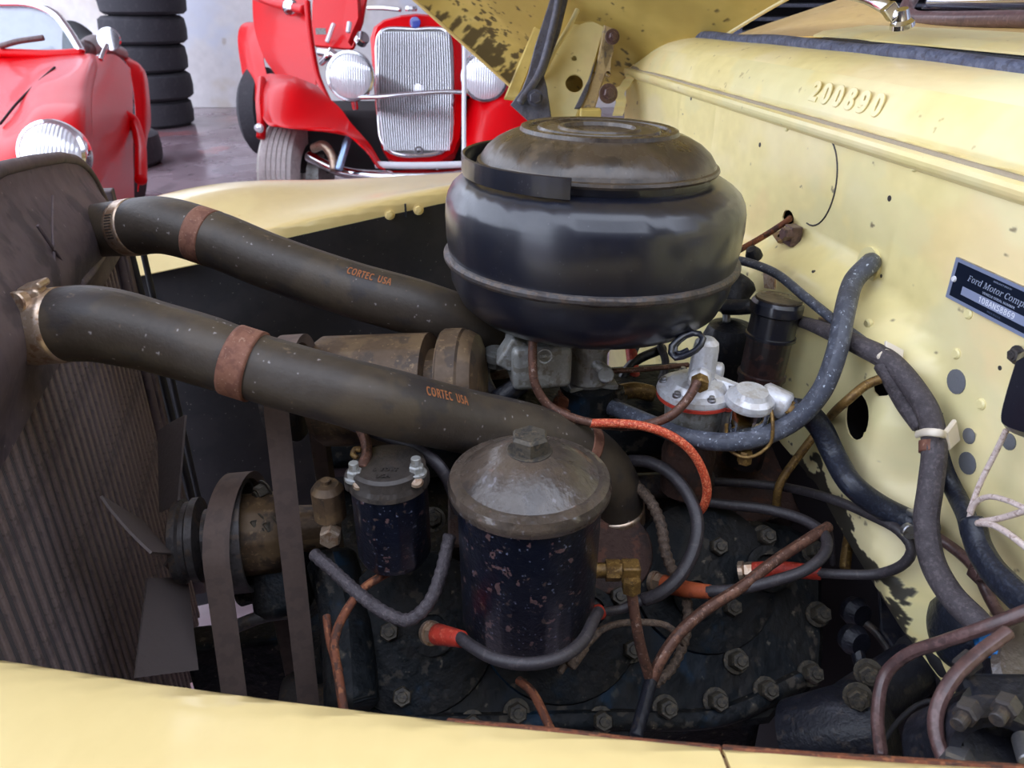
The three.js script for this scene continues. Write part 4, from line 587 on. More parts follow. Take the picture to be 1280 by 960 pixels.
// ------------------------------------------------------------ ignition coil
{
  const top = [-0.092, 0.9767, -0.4806], c = thing('ignition_coil', 'small black ignition coil can with two terminal studs', 'coil', add(top, UP, -0.075));
  part('can', lathe([[0, -0.072], [0.026, -0.072], [0.0285, -0.066], [0.0285, -0.002], [0, -0.002]], top, UP, 48), M.blackpaint, c);
  part('cap', lathe([[0.0285, -0.004], [0.0305, -0.003], [0.0305, 0.001], [0.0285, 0.004], [0.028, 0.0115], [0.0255, 0.0135], [0, 0.0145]], top, UP, 64), M.cap, c, 'brown-black moulded cap');
  for (const q of [[-0.1158, 0.9802, -0.4723], [-0.0694, 0.9812, -0.4728]]) part('cap_ear', box(q, [0.014, 0.016, 0.014], [1, 0, 0], UP, 0.3), M.cap, c);
  for (const q of [[-0.1144, 0.9825, -0.469], [-0.0694, 0.9856, -0.4705]]) { const m = part('terminal', merge([disc(0.0075, 0.003, add(q, [0, 0.0005, 0]), UP, 20), hex(0.0055, 0.006, add(q, [0, 0.003, 0]), UP), disc(0.0036, 0.006, add(q, [0, 0.009, 0]), UP, 14)]), M.zinc, c, 'steel terminal stud'); }
  for (const q of [[-0.1103, 0.9828, -0.4624], [-0.0687, 0.9843, -0.4632]]) part('screw_or_shaded_hole', lathe([[0.005, 0], [0.004, 0.002], [0, 0.003]], q, [0, 0.9, 0.4], 16), M.clamp, c);
  const tx = new TextGeometry('6 VOLT', { font, size: 0.0042, depth: 0.0008, curveSegments: 3 }), t2 = new TextGeometry('USA', { font, size: 0.0042, depth: 0.0008, curveSegments: 3 });
  for (const [g, dx, dz] of [[tx, -0.0095, 0.013], [t2, -0.006, 0.021]]) { g.rotateX(-Math.PI / 2); g.translate(top[0] + dx, top[1] + 0.014, top[2] + dz); part('raised_lettering', boxUV(g), M.cap, c); }
}
// ------------------------------------------------------------ oil filter
{
  const top = [0.0126, 0.9933, -0.461], o = thing('oil_filter', 'black oil filter canister with domed grey-brown lid and hex bolt', 'oil filter', add(top, UP, -0.145));
  part('canister', lathe([[0, -0.145], [0.044, -0.145], [0.049, -0.141], [0.0515, -0.134], [0.0525, -0.02], [0.054, -0.012], [0.054, -0.004]], top, UP, 72, 0, Math.PI * 2, 0.8), M.blackpaint, o);
  part('lid', lathe([[0.053, -0.014], [0.0572, -0.0138], [0.0586, -0.011], [0.0588, -0.006], [0.0572, -0.0015], [0.053, 0.0008], [0.0495, 0.0002], [0.047, 0.0018], [0.042, 0.0065], [0.034, 0.0125], [0.024, 0.0175], [0.018, 0.0195], [0, 0.0198]], top, UP, 72, 0, Math.PI * 2, 0.7), M.lid, o, 'worn domed lid with rolled rim');
  part('lid_bolt', merge([disc(0.0160, 0.002, add(top, UP, 0.0185), UP, 28), hex(0.0138, 0.013, add(top, UP, 0.020), UP)]), M.bolt, o, 'rusty hex bolt');
    const f = part('side_fitting', merge([tube([[0.062, 0.9083, -0.457], [0.0729, 0.9083, -0.457]], 0.006), hex(0.0085, 0.012, [0.0711, 0.9083, -0.457], [1, 0, 0]), box([0.0896, 0.9091, -0.4551], [0.014, 0.015, 0.014], [1, 0, 0], UP, 0.15), tube([[0.0758, 0.909, -0.4562], [0.0878, 0.9096, -0.4554]], 0.0065)]), M.brass, o, 'brass elbow fitting');
  part('elbow_nut', hex(0.0075, 0.014, [0.0905, 0.8948, -0.4501], [-0.05, 1, 0.0]), M.brass, f);
}
// ------------------------------------------------------------ fuel pump with glass bowl
{
  const c = [0.1588, 0.9919, -0.5894], p = thing('fuel_pump', 'pale grey fuel pump with red gasket and amber glass sediment bowl', 'fuel pump', add(c, [0.02, -0.05, 0]));
  part('lower_body', lathe([[0, -0.04], [0.02, -0.04], [0.024, -0.03], [0.0262, -0.008], [0.03, -0.004], [0, -0.004]], c, UP, 40), M.zinc, p);
  part('gasket', disc(0.0335, 0.0035, add(c, UP, -0.004), UP, 48), M.redboot, p, 'thin red gasket');
  part('diaphragm_flange', lathe([[0, 0], [0.0335, 0], [0.034, 0.002], [0.033, 0.005], [0.026, 0.007], [0.022, 0.012], [0.012, 0.014], [0, 0.014]], c, UP, 48), M.alloy, p);
  for (let k = 0; k < 6; k++) { const f = k * Math.PI / 3 + 0.3; part('screw_or_shaded_hole', merge([disc(0.0036, 0.003, add(c, [0.0285 * Math.cos(f), 0.005, 0.0285 * Math.sin(f)]), UP, 14), disc(0.0024, 0.0045, add(c, [0.0285 * Math.cos(f), 0.006, 0.0285 * Math.sin(f)]), UP, 12)]), M.steel, p); }
  part('air_dome', lathe([[0, 0], [0.0115, 0], [0.0108, 0.03], [0.0098, 0.036], [0.006, 0.0395], [0, 0.0405]], add([0.1617, 1.0065, -0.5912], [0, -0.004, 0]), [0.05, 1, 0.02], 32), M.alloy, p);
  part('inlet_boss', tube([[0.1593, 1.0097, -0.5816], [0.1543, 1.0147, -0.5673]], 0.0095), M.alloy, p); part('inlet_nut', hex(0.0075, 0.009, [0.1538, 1.0156, -0.5655], [-0.05, -0.2, 1]), M.brass, p);
  part('outlet_boss', tube([[0.1751, 1.002, -0.6113], [0.1838, 1.0016, -0.6089]], 0.0085), M.alloy, p);
  part('bowl_arm', merge([plate([[0.17, 1.0099, -0.5873], [0.1802, 1.0087, -0.5867], [0.2092, 1.0001, -0.5767], [0.2274, 0.9986, -0.5737], [0.2224, 0.9845, -0.5631], [0.2157, 0.9833, -0.5625], [0.1985, 0.9926, -0.5707], [0.1794, 0.9919, -0.5748], [0.1721, 0.9954, -0.5799]], 0.018, { face: [0, 0.3, 1], bevel: 0.004 }), tube([[0.2126, 0.9959, -0.5746], [0.2224, 0.9935, -0.5677], [0.2284, 0.9914, -0.5644]], 0.0125)]), M.alloy, p);
  const bc = [0.1967, 0.9946, -0.5627];
  part('bowl_cap', lathe([[0, 0], [0.0195, 0], [0.0205, 0.003], [0.0195, 0.007], [0.015, 0.010], [0.013, 0.014], [0, 0.015]], bc, [0.06, 1, 0.1], 40), M.alloy, p);
  part('sediment_bowl', lathe([[0.0185, 0], [0.0188, -0.004], [0.0185, -0.03], [0.016, -0.037], [0, -0.038], [0, -0.035], [0.0145, -0.0345], [0.0165, -0.029], [0.0168, -0.004], [0.0165, 0], [0.0185, 0]], bc, [0.06, 1, 0.1], 40), M.glass, p, 'amber glass sediment bowl');
  part('bowl_fuel', lathe([[0, -0.034], [0.014, -0.034], [0.0158, -0.028], [0.016, -0.012], [0, -0.012]], bc, [0.06, 1, 0.1], 32), std({ color: rgb(150, 122, 60), roughness: 0.4 }), p, 'dark amber fuel');
  part('bowl_clip', tube([[0.2113, 0.9963, -0.5501], [0.2116, 0.9873, -0.5421], [0.2107, 0.9697, -0.5388], [0.1945, 0.9577, -0.5382], [0.1794, 0.9621, -0.5461], [0.1767, 0.9823, -0.5508]], 0.0015), M.brass, p); part('bowl_stud', hex(0.006, 0.012, [0.1942, 0.9487, -0.5449], UP), M.brass, p);
  part('union', merge([hex(0.010, 0.012, [0.2227, 0.9931, -0.5642], [1, -0.25, 0.1]), tube([[0.2263, 0.9918, -0.5624], [0.2328, 0.9908, -0.5574]], 0.0065)]), M.brass, p);
  part('push_rod_stand', lathe([[0.022, -0.10], [0.024, -0.06], [0.019, -0.04], [0, -0.04]], c, UP, 32), M.rustdark, p);
}
// ------------------------------------------------------------ oil filler and breather
{
  const b = [0.2351, 0.9622, -0.6528], t = [0.2421, 1.0496, -0.658], ax = V(t).sub(V(b)).normalize().toArray(), L = V(t).distanceTo(V(b));
  const o = thing('oil_filler', 'tall dark brown oil filler tube with flat black cap beside the firewall', 'oil filler', b);
  part('tube', lathe([[0.020, -0.08], [0.0205, 0.012], [0.0225, 0.013], [0.0225, 0.017], [0.0205, 0.018], [0.0205, L * 0.6]], b, ax, 40), M.umber, o);
  part('cap', lathe([[0.0205, L * 0.6], [0.023, L * 0.6], [0.023, L * 0.63], [0.0215, L * 0.64], [0.0212, L * 0.86], [0.0235, L * 0.88], [0.0235, L - 0.002], [0.0215, L + 0.001], [0, L + 0.002]], b, ax, 40), M.enamel, o);
  part('cap_top', disc(0.0205, 0.002, add(b, ax, L + 0.001), ax, 36), M.dusty, o);
}
{ // distributor and pipe tangle beyond the air cleaner
  const d = thing('distributor', 'dark blue-black distributor cap with stub pipes beside the oil filler tube', 'distributor', [0.2285, 0.9664, -0.7279]);
  part('cap', merge([tube([[0.2376, 1.0316, -0.7611], [0.2293, 1.0212, -0.7558], [0.226, 1.0071, -0.7486]], 0.018), tube([[0.2146, 1.0152, -0.7303], [0.2279, 1.0188, -0.7209], [0.2367, 1.0214, -0.7166]], 0.008)]), M.soot, d);
  part('body', lathe([[0.02, -0.07], [0.024, -0.02], [0.027, 0], [0.022, 0.012], [0, 0.016]], [0.226, 0.9812, -0.7354], UP, 32), M.soot, d);
  part('terminal', tube([[0.2171, 1.0094, -0.7273], [0.2171, 1.0022, -0.7237]], 0.004), M.steel, d);
  part('green_shield', plate([[0.2128, 0.981, -0.7465], [0.2439, 0.9832, -0.7477], [0.2523, 0.966, -0.7389], [0.2439, 0.9435, -0.7274], [0.2145, 0.9473, -0.7294]], 0.004, { face: [0, 0, 1] }), std({ color: rgb(86, 104, 96), roughness: 0.6, bumpMap: bumpFine, bumpScale: 0.0005 }), d, 'dull grey-green shield');
  part('red_lead', tube([[0.1229, 0.9723, -0.7309], [0.1238, 0.9648, -0.7215], [0.1247, 0.9523, -0.7095], [0.1272, 0.9387, -0.6913]], 0.006), M.redboot, d, 'red lead');
  part('dark_lead', tube([[0.1304, 0.9775, -0.7335], [0.1243, 0.9672, -0.7261]], 0.0055), M.hosegrey, d); part('curved_lead', tube([[0.1518, 0.9764, -0.7218], [0.1565, 0.964, -0.7098], [0.1507, 0.9495, -0.6968], [0.1319, 0.9412, -0.6814], [0.1033, 0.9385, -0.6744]], 0.004), M.wire, d);
  part('rear_lead', tube([[0.1053, 0.9387, -0.6913], [0.1231, 0.9596, -0.7132], [0.1578, 0.9701, -0.7298]], 0.005), M.soot, d);
  const k = thing('choke_fitting', 'small grey fitting with yellow tag beside the carburettor', 'fitting', [-0.0164, 0.9798, -0.6449]);
  part('body', lathe([[0, 0], [0.009, 0], [0.009, 0.006], [0.012, 0.007], [0.012, 0.014], [0.008, 0.016], [0, 0.016]], [-0.0145, 0.9978, -0.6316], [0.1, 1, 0.1], 24), M.zinc, k); part('yellow_tag', box([-0.0254, 1.0081, -0.6369], [0.004, 0.008, 0.003], [1, 0.3, 0]), std({ color: rgb(236, 214, 20), roughness: 0.5 }), k);
  part('elbow', tube([[-0.0254, 0.9984, -0.632], [-0.0269, 0.9887, -0.627], [-0.0204, 0.9757, -0.6204]], 0.007), M.wire, k); part('clamp_end', tube([[-0.0127, 0.9787, -0.5995], [0, 0.9863, -0.6033], [0.0085, 0.9925, -0.6065]], 0.009), M.soot, k); part('tip', tube([[0.0056, 0.9937, -0.5981], [0.0084, 0.9999, -0.6013]], 0.004), M.white, k);
}

// ------------------------------------------------------------ hoses, harness and wires on the firewall side
const cable = (name, pts, r, mat, label, category, o = {}) => solo(name, tube(pts, r, { radial: 12, ...o }), mat, label, category, o.group);
const ridged = (a, b, n) => (t) => (Math.floor(t * n) % 2 ? a : b);
cable('heater_hose', [[0.3246, 1.0801, -0.6711], [0.3033, 1.0929, -0.6296], [0.2889, 1.0831, -0.619], [0.2693, 1.0654, -0.5819], [0.2593, 1.0436, -0.5596], [0.2485, 1.0128, -0.5495], [0.2308, 0.9835, -0.5514], [0.1912, 0.97, -0.5445], [0.1507, 0.9666, -0.554], [0.1208, 0.9673, -0.5768], [0.1039, 0.9631, -0.6028], [0.0807, 0.9578, -0.6337]], (t) => lerp(0.0088, 0.0074, t), M.hosegrey, 'thick grey heater hose with white specks entering a firewall hole', 'hose', { seg: 120, radial: 18 });
{
  const h = thing('fuel_hose', 'thick black fuel hose curving from the fuel pump down to a wire clamp', 'hose', [0.2966, 0.9158, -0.5674]);
  part('hose_wall', tube([[0.2313, 0.9911, -0.5609], [0.2465, 0.9857, -0.5638], [0.2605, 0.9718, -0.5623], [0.2705, 0.9531, -0.5505], [0.2765, 0.9425, -0.5211], [0.2977, 0.9289, -0.5103], [0.3186, 0.9232, -0.4968], [0.3263, 0.9264, -0.4814]], 0.0098, { radial: 18, seg: 100 }), M.hoseblack, h);
  part('wire_clamp', merge([tube([[0.3154, 0.9313, -0.4995], [0.3104, 0.94, -0.4795], [0.311, 0.9306, -0.476], [0.3145, 0.915, -0.4919]], 0.0028), tube([[0.3175, 0.9334, -0.4967], [0.3112, 0.9422, -0.4746], [0.3115, 0.9317, -0.4726]], 0.0028), disc(0.006, 0.006, [0.3053, 0.9295, -0.4793], [0, 0.3, 1], 16)]), M.steel, h, 'bright wire clamp');
}
{
  const h = thing('wiring_harness', 'thick grey cloth-bound wiring harness tied along the yellow firewall', 'harness', [0.3199, 0.9433, -0.4832]);
  part('main_loom', tube([[0.2723, 1.0133, -0.7069], [0.2654, 1.0437, -0.605], [0.2825, 1.0438, -0.5715], [0.2975, 1.0401, -0.5489], [0.31, 1.0272, -0.5285], [0.3141, 1.0155, -0.5054], [0.3115, 1, -0.4848], [0.3071, 0.9753, -0.4691], [0.3039, 0.9547, -0.458], [0.3024, 0.9353, -0.4367], [0.3025, 0.9297, -0.4058], [0.3067, 0.9297, -0.3809], [0.3093, 0.928, -0.3657]], (t) => lerp(0.0054, 0.0088, smooth(0.15, 0.45, t)), { radial: 18, seg: 130 }), M.loom, h);
  part('upper_branch', tube([[0.2138, 1.0609, -0.75], [0.2311, 1.0636, -0.7261], [0.2474, 1.0644, -0.6903], [0.2613, 1.0572, -0.65], [0.2738, 1.0514, -0.604], [0.2872, 1.0449, -0.5755], [0.2951, 1.0395, -0.5532]], 0.0043, { radial: 12 }), M.hosegrey, h);
  part('side_branch', tube([[0.2934, 1.0376, -0.5497], [0.3011, 1.0246, -0.5404], [0.3087, 1.0117, -0.5312], [0.3148, 1.0027, -0.5131]], 0.0075), M.loom, h);
  part('lower_branch', tube([[0.3184, 0.9956, -0.4919], [0.3273, 0.9757, -0.4874], [0.33, 0.9665, -0.4715], [0.3257, 0.9651, -0.449], [0.3188, 0.9641, -0.4292]], 0.0068), M.hoseblack, h);
  part('taped_branch', tube([[0.3202, 0.9718, -0.4335], [0.3201, 0.9616, -0.4219], [0.3196, 0.9571, -0.4009], [0.3206, 0.9575, -0.3826], [0.3214, 0.9613, -0.3537]], 0.0105, { flat: 0.75, radial: 14 }), M.hoseblack, h, 'blue-black taped branch');
  part('friction_tape', tube([[0.3118, 1.0028, -0.4892], [0.3107, 0.9965, -0.4837]], 0.0096, { round: 0.02 }), M.tape, h, 'orange-brown tape band');
  part('blue_tie', tube([[0.3047, 0.928, -0.363], [0.3051, 0.9351, -0.3601]], 0.0098, { round: 0.02 }), M.blueclip, h, 'blue tie');
}
// nylon ties with their square pads
for (const [pads, tie, label] of [[[[0.2964, 1.0541, -0.5593], [0.3099, 1.0483, -0.5538], [0.306, 1.0398, -0.5437], [0.293, 1.0453, -0.5483]], [[0.2881, 1.0435, -0.5491], [0.2947, 1.0471, -0.5517], [0.3004, 1.0443, -0.5489]], 'white nylon cable tie on square pad holding the upper harness bend'], [[[0.3258, 1.0178, -0.4964], [0.3321, 1.0006, -0.4953], [0.3197, 0.999, -0.4842], [0.3134, 1.0131, -0.4857]], [[0.3065, 1.0012, -0.5024], [0.3024, 1.0136, -0.4849], [0.3049, 1.0183, -0.4759], [0.3192, 1.0095, -0.4873]], 'white nylon cable tie on square pad around the hanging harness']]) {
  const t = thing('cable_tie', label, 'cable tie', pads[2]);
  part('pad', plate(pads, 0.004, { face: FRONT }), M.nylon, t); part('strap', tube(tie, 0.003, { flat: 0.5 }), M.nylon, t);
}
solo('pipe_clip', plate([[0.2509, 1.0495, -0.7388], [0.2555, 1.0552, -0.7173], [0.2551, 1.0409, -0.7113], [0.252, 1.0358, -0.73]], 0.003, { face: FRONT }), M.clamp, 'rusty sheet metal clip under the thin upper harness branch by the rubber stop', 'clip');
solo('pipe_clip', plate([[0.2687, 1.0451, -0.6305], [0.2736, 1.0485, -0.6148], [0.2723, 1.0417, -0.6096], [0.2693, 1.0358, -0.6273]], 0.003, { face: FRONT }), M.clamp, 'rusty sheet metal clip where the heater hose crosses the harness', 'clip');
{ // throttle rod through the firewall with bracket
  const r = thing('throttle_rod', 'thin rusty throttle rod entering the firewall past a small bracket', 'rod', [0.2879, 1.0876, -0.7937]);
  part('rod', tube([[0.2987, 1.0832, -0.8198], [0.2805, 1.0904, -0.7771], [0.2617, 1.0737, -0.7826], [0.2313, 1.0627, -0.7657]], 0.0032), M.rust, r);
  part('bracket', plate([[0.2774, 1.0691, -0.8077], [0.2814, 1.0827, -0.7839], [0.2812, 1.0744, -0.7658], [0.2765, 1.0659, -0.7862]], 0.006, { face: FRONT, holes: [[[0.2803, 1.0721, -0.7883], 0.0035]] }), M.brass, r);
  part('nut', merge([box([0.2844, 1.08, -0.7637], [0.012, 0.02, 0.016], REAR), hex(0.007, 0.01, [0.2813, 1.0826, -0.7604], FRONT)]), M.plum, r);
}
solo('rubber_stop', lathe([[0.008, 0], [0.008, 0.006], [0.005, 0.012], [0, 0.014]], [0.2442, 1.0619, -0.747], [-0.5, 0.8, 0.2], 20), M.soot, 'small dark rubber stop on the firewall above the upper harness branch', 'rubber stop');
cable('copper_line', [[0.2968, 1.029, -0.5445], [0.284, 1.021, -0.5476], [0.2681, 1.0095, -0.542], [0.2835, 0.9498, -0.6072], [0.2617, 0.9252, -0.5947], [0.2435, 0.9012, -0.5825], [0.2433, 0.8758, -0.5807]], 0.0038, M.brass, 'thin brass line running from the harness bend down behind the cylinder head', 'pipe');
cable('copper_line', [[0.32, 0.8665, -0.5872], [0.3097, 0.8463, -0.5657], [0.3024, 0.8332, -0.5478]], 0.005, M.brass, 'short brass line hanging beside the firewall foot', 'pipe');
{ // voltage regulator cover and white wires at the edge
  const v = thing('regulator', 'glossy blue-black rounded regulator cover on the firewall with pale wires below', 'regulator', [0.3456, 1.0305, -0.4509]);
  part('cover', plate([[0.3165, 1.0946, -0.4434], [0.3194, 1.1091, -0.4258], [0.3267, 1.1141, -0.3824], [0.3297, 1.0583, -0.3649], [0.3233, 1.0518, -0.4029], [0.3185, 1.0454, -0.431], [0.317, 1.0509, -0.4403], [0.3165, 1.0685, -0.4429]], 0.028, { face: FRONT, bevel: 0.005, smooth: 48 }), M.enamel, v);
  part('mount_screw', bolt(0.005, 0.004, [0.3386, 1.083, -0.4685], FRONT), M.darksteel, v);
}
cable('pale_wire', [[0.3271, 1.0412, -0.4403], [0.3267, 1.023, -0.4426], [0.3219, 0.9981, -0.441], [0.3177, 0.978, -0.4362]], 0.0019, M.wirewhite, 'pale wire running from the regulator cover to the taped harness branch', 'wire');
cable('pale_wire', [[0.3179, 0.9738, -0.4346], [0.318, 0.986, -0.4345], [0.3194, 0.9979, -0.4262], [0.3219, 1.0055, -0.4111], [0.325, 1.0101, -0.3927]], 0.0019, M.wirewhite, 'pale wire arching out of the taped harness branch', 'wire');
cable('pale_wire', [[0.3179, 0.9797, -0.4231], [0.3217, 0.9905, -0.4123], [0.3249, 1.012, -0.3935]], 0.0021, M.wirewhite, 'pale wire leaving the taped branch nearly straight', 'wire');
cable('pale_wire', [[0.3167, 0.9777, -0.4239], [0.3177, 0.9855, -0.412], [0.3201, 0.9888, -0.3977], [0.3234, 0.9894, -0.3779]], 0.0022, M.wirewhite, 'pale wire drooping out of the taped harness branch', 'wire');
{ // brake line with clip on the firewall
  const b = thing('brake_line', 'plum brown steel line clipped to the yellow firewall behind the harness', 'pipe', [0.3448, 0.9065, -0.3957]);
  part('line', tube([[0.3111, 0.9341, -0.4754], [0.3266, 0.9265, -0.4733], [0.3347, 0.9258, -0.4553], [0.3379, 0.9246, -0.4363], [0.3388, 0.9173, -0.4193], [0.3379, 0.915, -0.4005], [0.3369, 0.9161, -0.3824]], 0.0042), M.plum, b);
  part('clip', merge([box([0.3381, 0.9245, -0.4354], [0.008, 0.012, 0.012], REAR), bolt(0.0055, 0.005, [0.3353, 0.9308, -0.4281], FRONT)]), M.plum, b);
}
cable('steel_line', [[0.2399, 0.8579, -0.3359], [0.2468, 0.8643, -0.3616], [0.2565, 0.8804, -0.381], [0.2673, 0.9013, -0.3805], [0.2804, 0.924, -0.3696], [0.2941, 0.9466, -0.3587], [0.3153, 0.9728, -0.3496]], 0.0044, M.plum, 'plum brown steel line bending from the fender edge up past the harness end', 'pipe', { seg: 80 });
cable('steel_line', [[0.242, 0.9158, -0.2868], [0.2422, 0.9232, -0.3018], [0.2458, 0.9312, -0.3115], [0.2579, 0.9425, -0.3229], [0.2731, 0.9495, -0.332], [0.2962, 0.9592, -0.3426]], 0.0044, M.plum, 'plum brown steel line rising in front of the master cylinder', 'pipe', { seg: 80 });
cable('thin_cable', [[0.2457, 0.8402, -0.3493], [0.2642, 0.851, -0.366], [0.2833, 0.8591, -0.3758], [0.3027, 0.8672, -0.3743]], 0.0018, M.dark, 'thin black cable arching low beside the plum steel line', 'cable');
// ------------------------------------------------------------ spark plug wires and lines over the cylinder head
function plugWire(label, pts, boot, r, mat, bootMat) {
  const w = thing('spark_plug_wire', label, 'wire', boot[0]);
  part('lead', tube(pts, r, { radial: 12 }), mat, w);
  part('boot', tube(boot, (t) => lerp(0.0082, 0.0062, t), { radial: 16, round: 0.1 }), bootMat, w, 'red rubber boot');
  const d = V(boot[0]).sub(V(boot[1])).normalize().toArray(); part('plug_base', merge([hex(0.0085, 0.008, boot[0], d), ring(0.006, 0.0095, 0.004, add(boot[0], d, 0.008), d, 20)]), M.clamp, w);
}
plugWire('black spark plug wire with red boot curving under the round oil filter', [[-0.0378, 0.8815, -0.4153], [-0.0283, 0.8872, -0.4013], [-0.011, 0.8907, -0.3863], [0.0109, 0.8916, -0.3812], [0.033, 0.8917, -0.3868], [0.0498, 0.8902, -0.4029], [0.0598, 0.8893, -0.4248], [0.065, 0.8837, -0.4389]], [[-0.0565, 0.865, -0.4349], [-0.0463, 0.8731, -0.4244], [-0.0366, 0.8805, -0.4147]], 0.0046, M.wire, M.redboot);
plugWire('black spark plug wire looping back to the orange boot in the middle of the head', [[0.1634, 0.8526, -0.4959], [0.1846, 0.8607, -0.4889], [0.2126, 0.87, -0.488], [0.2407, 0.8788, -0.4924], [0.2605, 0.8851, -0.5069], [0.2673, 0.8856, -0.5296], [0.2577, 0.8843, -0.5514], [0.2326, 0.8805, -0.5719], [0.1917, 0.8791, -0.5824], [0.157, 0.8785, -0.5933]], [[0.1332, 0.8374, -0.5219], [0.1474, 0.844, -0.5084], [0.1661, 0.852, -0.4956]], 0.0048, M.wire, M.orangeboot);
plugWire('black spark plug wire with red boot running out to a wide loop at the firewall', [[0.2585, 0.8596, -0.5107], [0.2791, 0.8685, -0.4984], [0.2985, 0.8792, -0.487], [0.3091, 0.9005, -0.4755], [0.3115, 0.9138, -0.4766], [0.3063, 0.9205, -0.4879], [0.2967, 0.9148, -0.5164], [0.2783, 0.9066, -0.5515], [0.2542, 0.8872, -0.5977], [0.2061, 0.8827, -0.6123], [0.1779, 0.8777, -0.621]], [[0.2133, 0.8441, -0.5309], [0.2331, 0.852, -0.5237], [0.2625, 0.8596, -0.5107]], 0.0042, M.wire, M.redboot);
plugWire('short black spark plug wire with red boot ending behind the oil filter', [[0.0707, 0.8479, -0.4767], [0.0897, 0.8425, -0.4852], [0.1063, 0.8484, -0.4882], [0.1263, 0.8543, -0.4912]], [[0.0567, 0.8453, -0.4642], [0.0636, 0.8486, -0.4714], [0.0733, 0.8484, -0.477]], 0.004, M.wire, M.redboot);
cable('coil_wire', [[0.1069, 0.92, -0.592], [0.1223, 0.9269, -0.5787], [0.1382, 0.9253, -0.5633], [0.1521, 0.9137, -0.5439], [0.1561, 0.9009, -0.5239], [0.1502, 0.8851, -0.5069], [0.1372, 0.8695, -0.4933], [0.122, 0.8578, -0.4874], [0.1097, 0.8496, -0.4888]], 0.0056, M.wire, 'smooth dark grey wire arching over the cylinder head beside the orange wire', 'wire', { seg: 80 });
cable('braided_wire', [[0.1105, 0.9019, -0.5828], [0.1232, 0.8942, -0.5676], [0.1313, 0.8812, -0.5498], [0.134, 0.8643, -0.5322], [0.1415, 0.8484, -0.5196], [0.1505, 0.8329, -0.5117], [0.1519, 0.8197, -0.5016], [0.148, 0.805, -0.4885], [0.135, 0.7914, -0.4704], [0.1196, 0.7874, -0.4571]], (t) => 0.0052 + 0.0005 * Math.sin(t * 190) - 0.0012 * t, M.braid, 'twisted braided brown wire dropping from the water hose over the head', 'wire', { seg: 160 });
cable('orange_wire', [[0.0661, 0.9754, -0.5641], [0.0831, 0.9804, -0.5555], [0.105, 0.9827, -0.5476], [0.1276, 0.9773, -0.5426], [0.1457, 0.9651, -0.5387], [0.1577, 0.9466, -0.536], [0.1634, 0.9284, -0.5346], [0.1632, 0.9105, -0.5367], [0.1598, 0.8905, -0.5489]], 0.0038, M.wirered, 'orange cloth-covered wire looping from the hose to the head', 'wire', { seg: 80 });
cable('fuel_line', [[0.0173, 1.045, -0.5883], [0.0173, 1.0234, -0.5796], [0.0194, 1.0072, -0.5747], [0.0297, 0.9899, -0.5715], [0.0486, 0.9802, -0.5666], [0.0774, 0.9752, -0.5618], [0.1067, 0.9776, -0.5563], [0.1295, 0.9907, -0.5495], [0.1428, 1.0058, -0.5516], [0.1506, 1.018, -0.5578]], 0.0038, M.pipe, 'rusty brown fuel line from the carburettor to the fuel pump inlet', 'pipe', { seg: 100 });
cable('copper_line', [[0.2735, 0.8886, -0.5367], [0.2517, 0.8851, -0.5237], [0.216, 0.8768, -0.5027], [0.1864, 0.8653, -0.4856], [0.1545, 0.8556, -0.4694], [0.1318, 0.8464, -0.4535], [0.1169, 0.8322, -0.4407], [0.1099, 0.8182, -0.4335]], 0.0048, M.pipe, 'worn copper oil line slanting across the cylinder head under the red boot', 'pipe', { seg: 80 });
cable('copper_line', [[0.2743, 0.8861, -0.5377], [0.2825, 0.8655, -0.5418], [0.2873, 0.8431, -0.5416]], 0.0026, M.wire, 'thin dark line dropping from the top end of the slanting copper line', 'pipe');
cable('copper_line', [[0.0905, 0.8959, -0.4506], [0.0934, 0.878, -0.4449], [0.0987, 0.8517, -0.4382], [0.1081, 0.8193, -0.4341]], 0.0042, M.pipe, 'short copper oil line hanging from the brass elbow of the oil filter', 'pipe');
cable('rubber_cable', [[0.1103, 0.8189, -0.4361], [0.1017, 0.8138, -0.4144], [0.0917, 0.8092, -0.3896]], 0.0052, M.soot, 'dark cable below the joint of the two copper lines', 'cable');
cable('sender_wire', [[0.0374, 0.8278, -0.4328], [0.0545, 0.8396, -0.4501], [0.0798, 0.849, -0.4604], [0.103, 0.8476, -0.4653], [0.1266, 0.841, -0.4676], [0.1407, 0.8245, -0.4648]], 0.0028, M.braid, 'thin brown sender wire lying on the head beside the oil filter', 'wire');
solo('wire_terminal', merge([tube([[0.0455, 0.8322, -0.435], [0.0565, 0.8417, -0.4455]], 0.005), tube([[0.0565, 0.8417, -0.4455], [0.0684, 0.8481, -0.4544]], 0.0034)]), M.braid, 'brown ring terminal sleeve on the sender wire', 'terminal');
cable('braided_wire', [[-0.1545, 0.9099, -0.4746], [-0.136, 0.9039, -0.4603], [-0.1156, 0.8961, -0.4451], [-0.0917, 0.8893, -0.4305], [-0.0769, 0.8856, -0.4286], [-0.0621, 0.8962, -0.434], [-0.0537, 0.9113, -0.4473], [-0.0474, 0.9316, -0.4688]], (t) => 0.005 + 0.0003 * Math.sin(t * 160), M.loom, 'dark braided wire sagging under the ignition coil', 'wire', { seg: 120 });
cable('copper_line', [[-0.0947, 0.8977, -0.4684], [-0.1124, 0.8964, -0.4509], [-0.1242, 0.8873, -0.4351], [-0.1302, 0.8762, -0.4182], [-0.1234, 0.862, -0.3941], [-0.1178, 0.85, -0.3768]], 0.0034, M.rust, 'thin rusty line hanging below the ignition coil', 'pipe');
cable('copper_line', [[-0.1397, 0.8811, -0.4375], [-0.135, 0.8725, -0.4219], [-0.1245, 0.8632, -0.4003]], 0.003, M.rust, 'short rusty line joining the thin line below the coil', 'pipe');
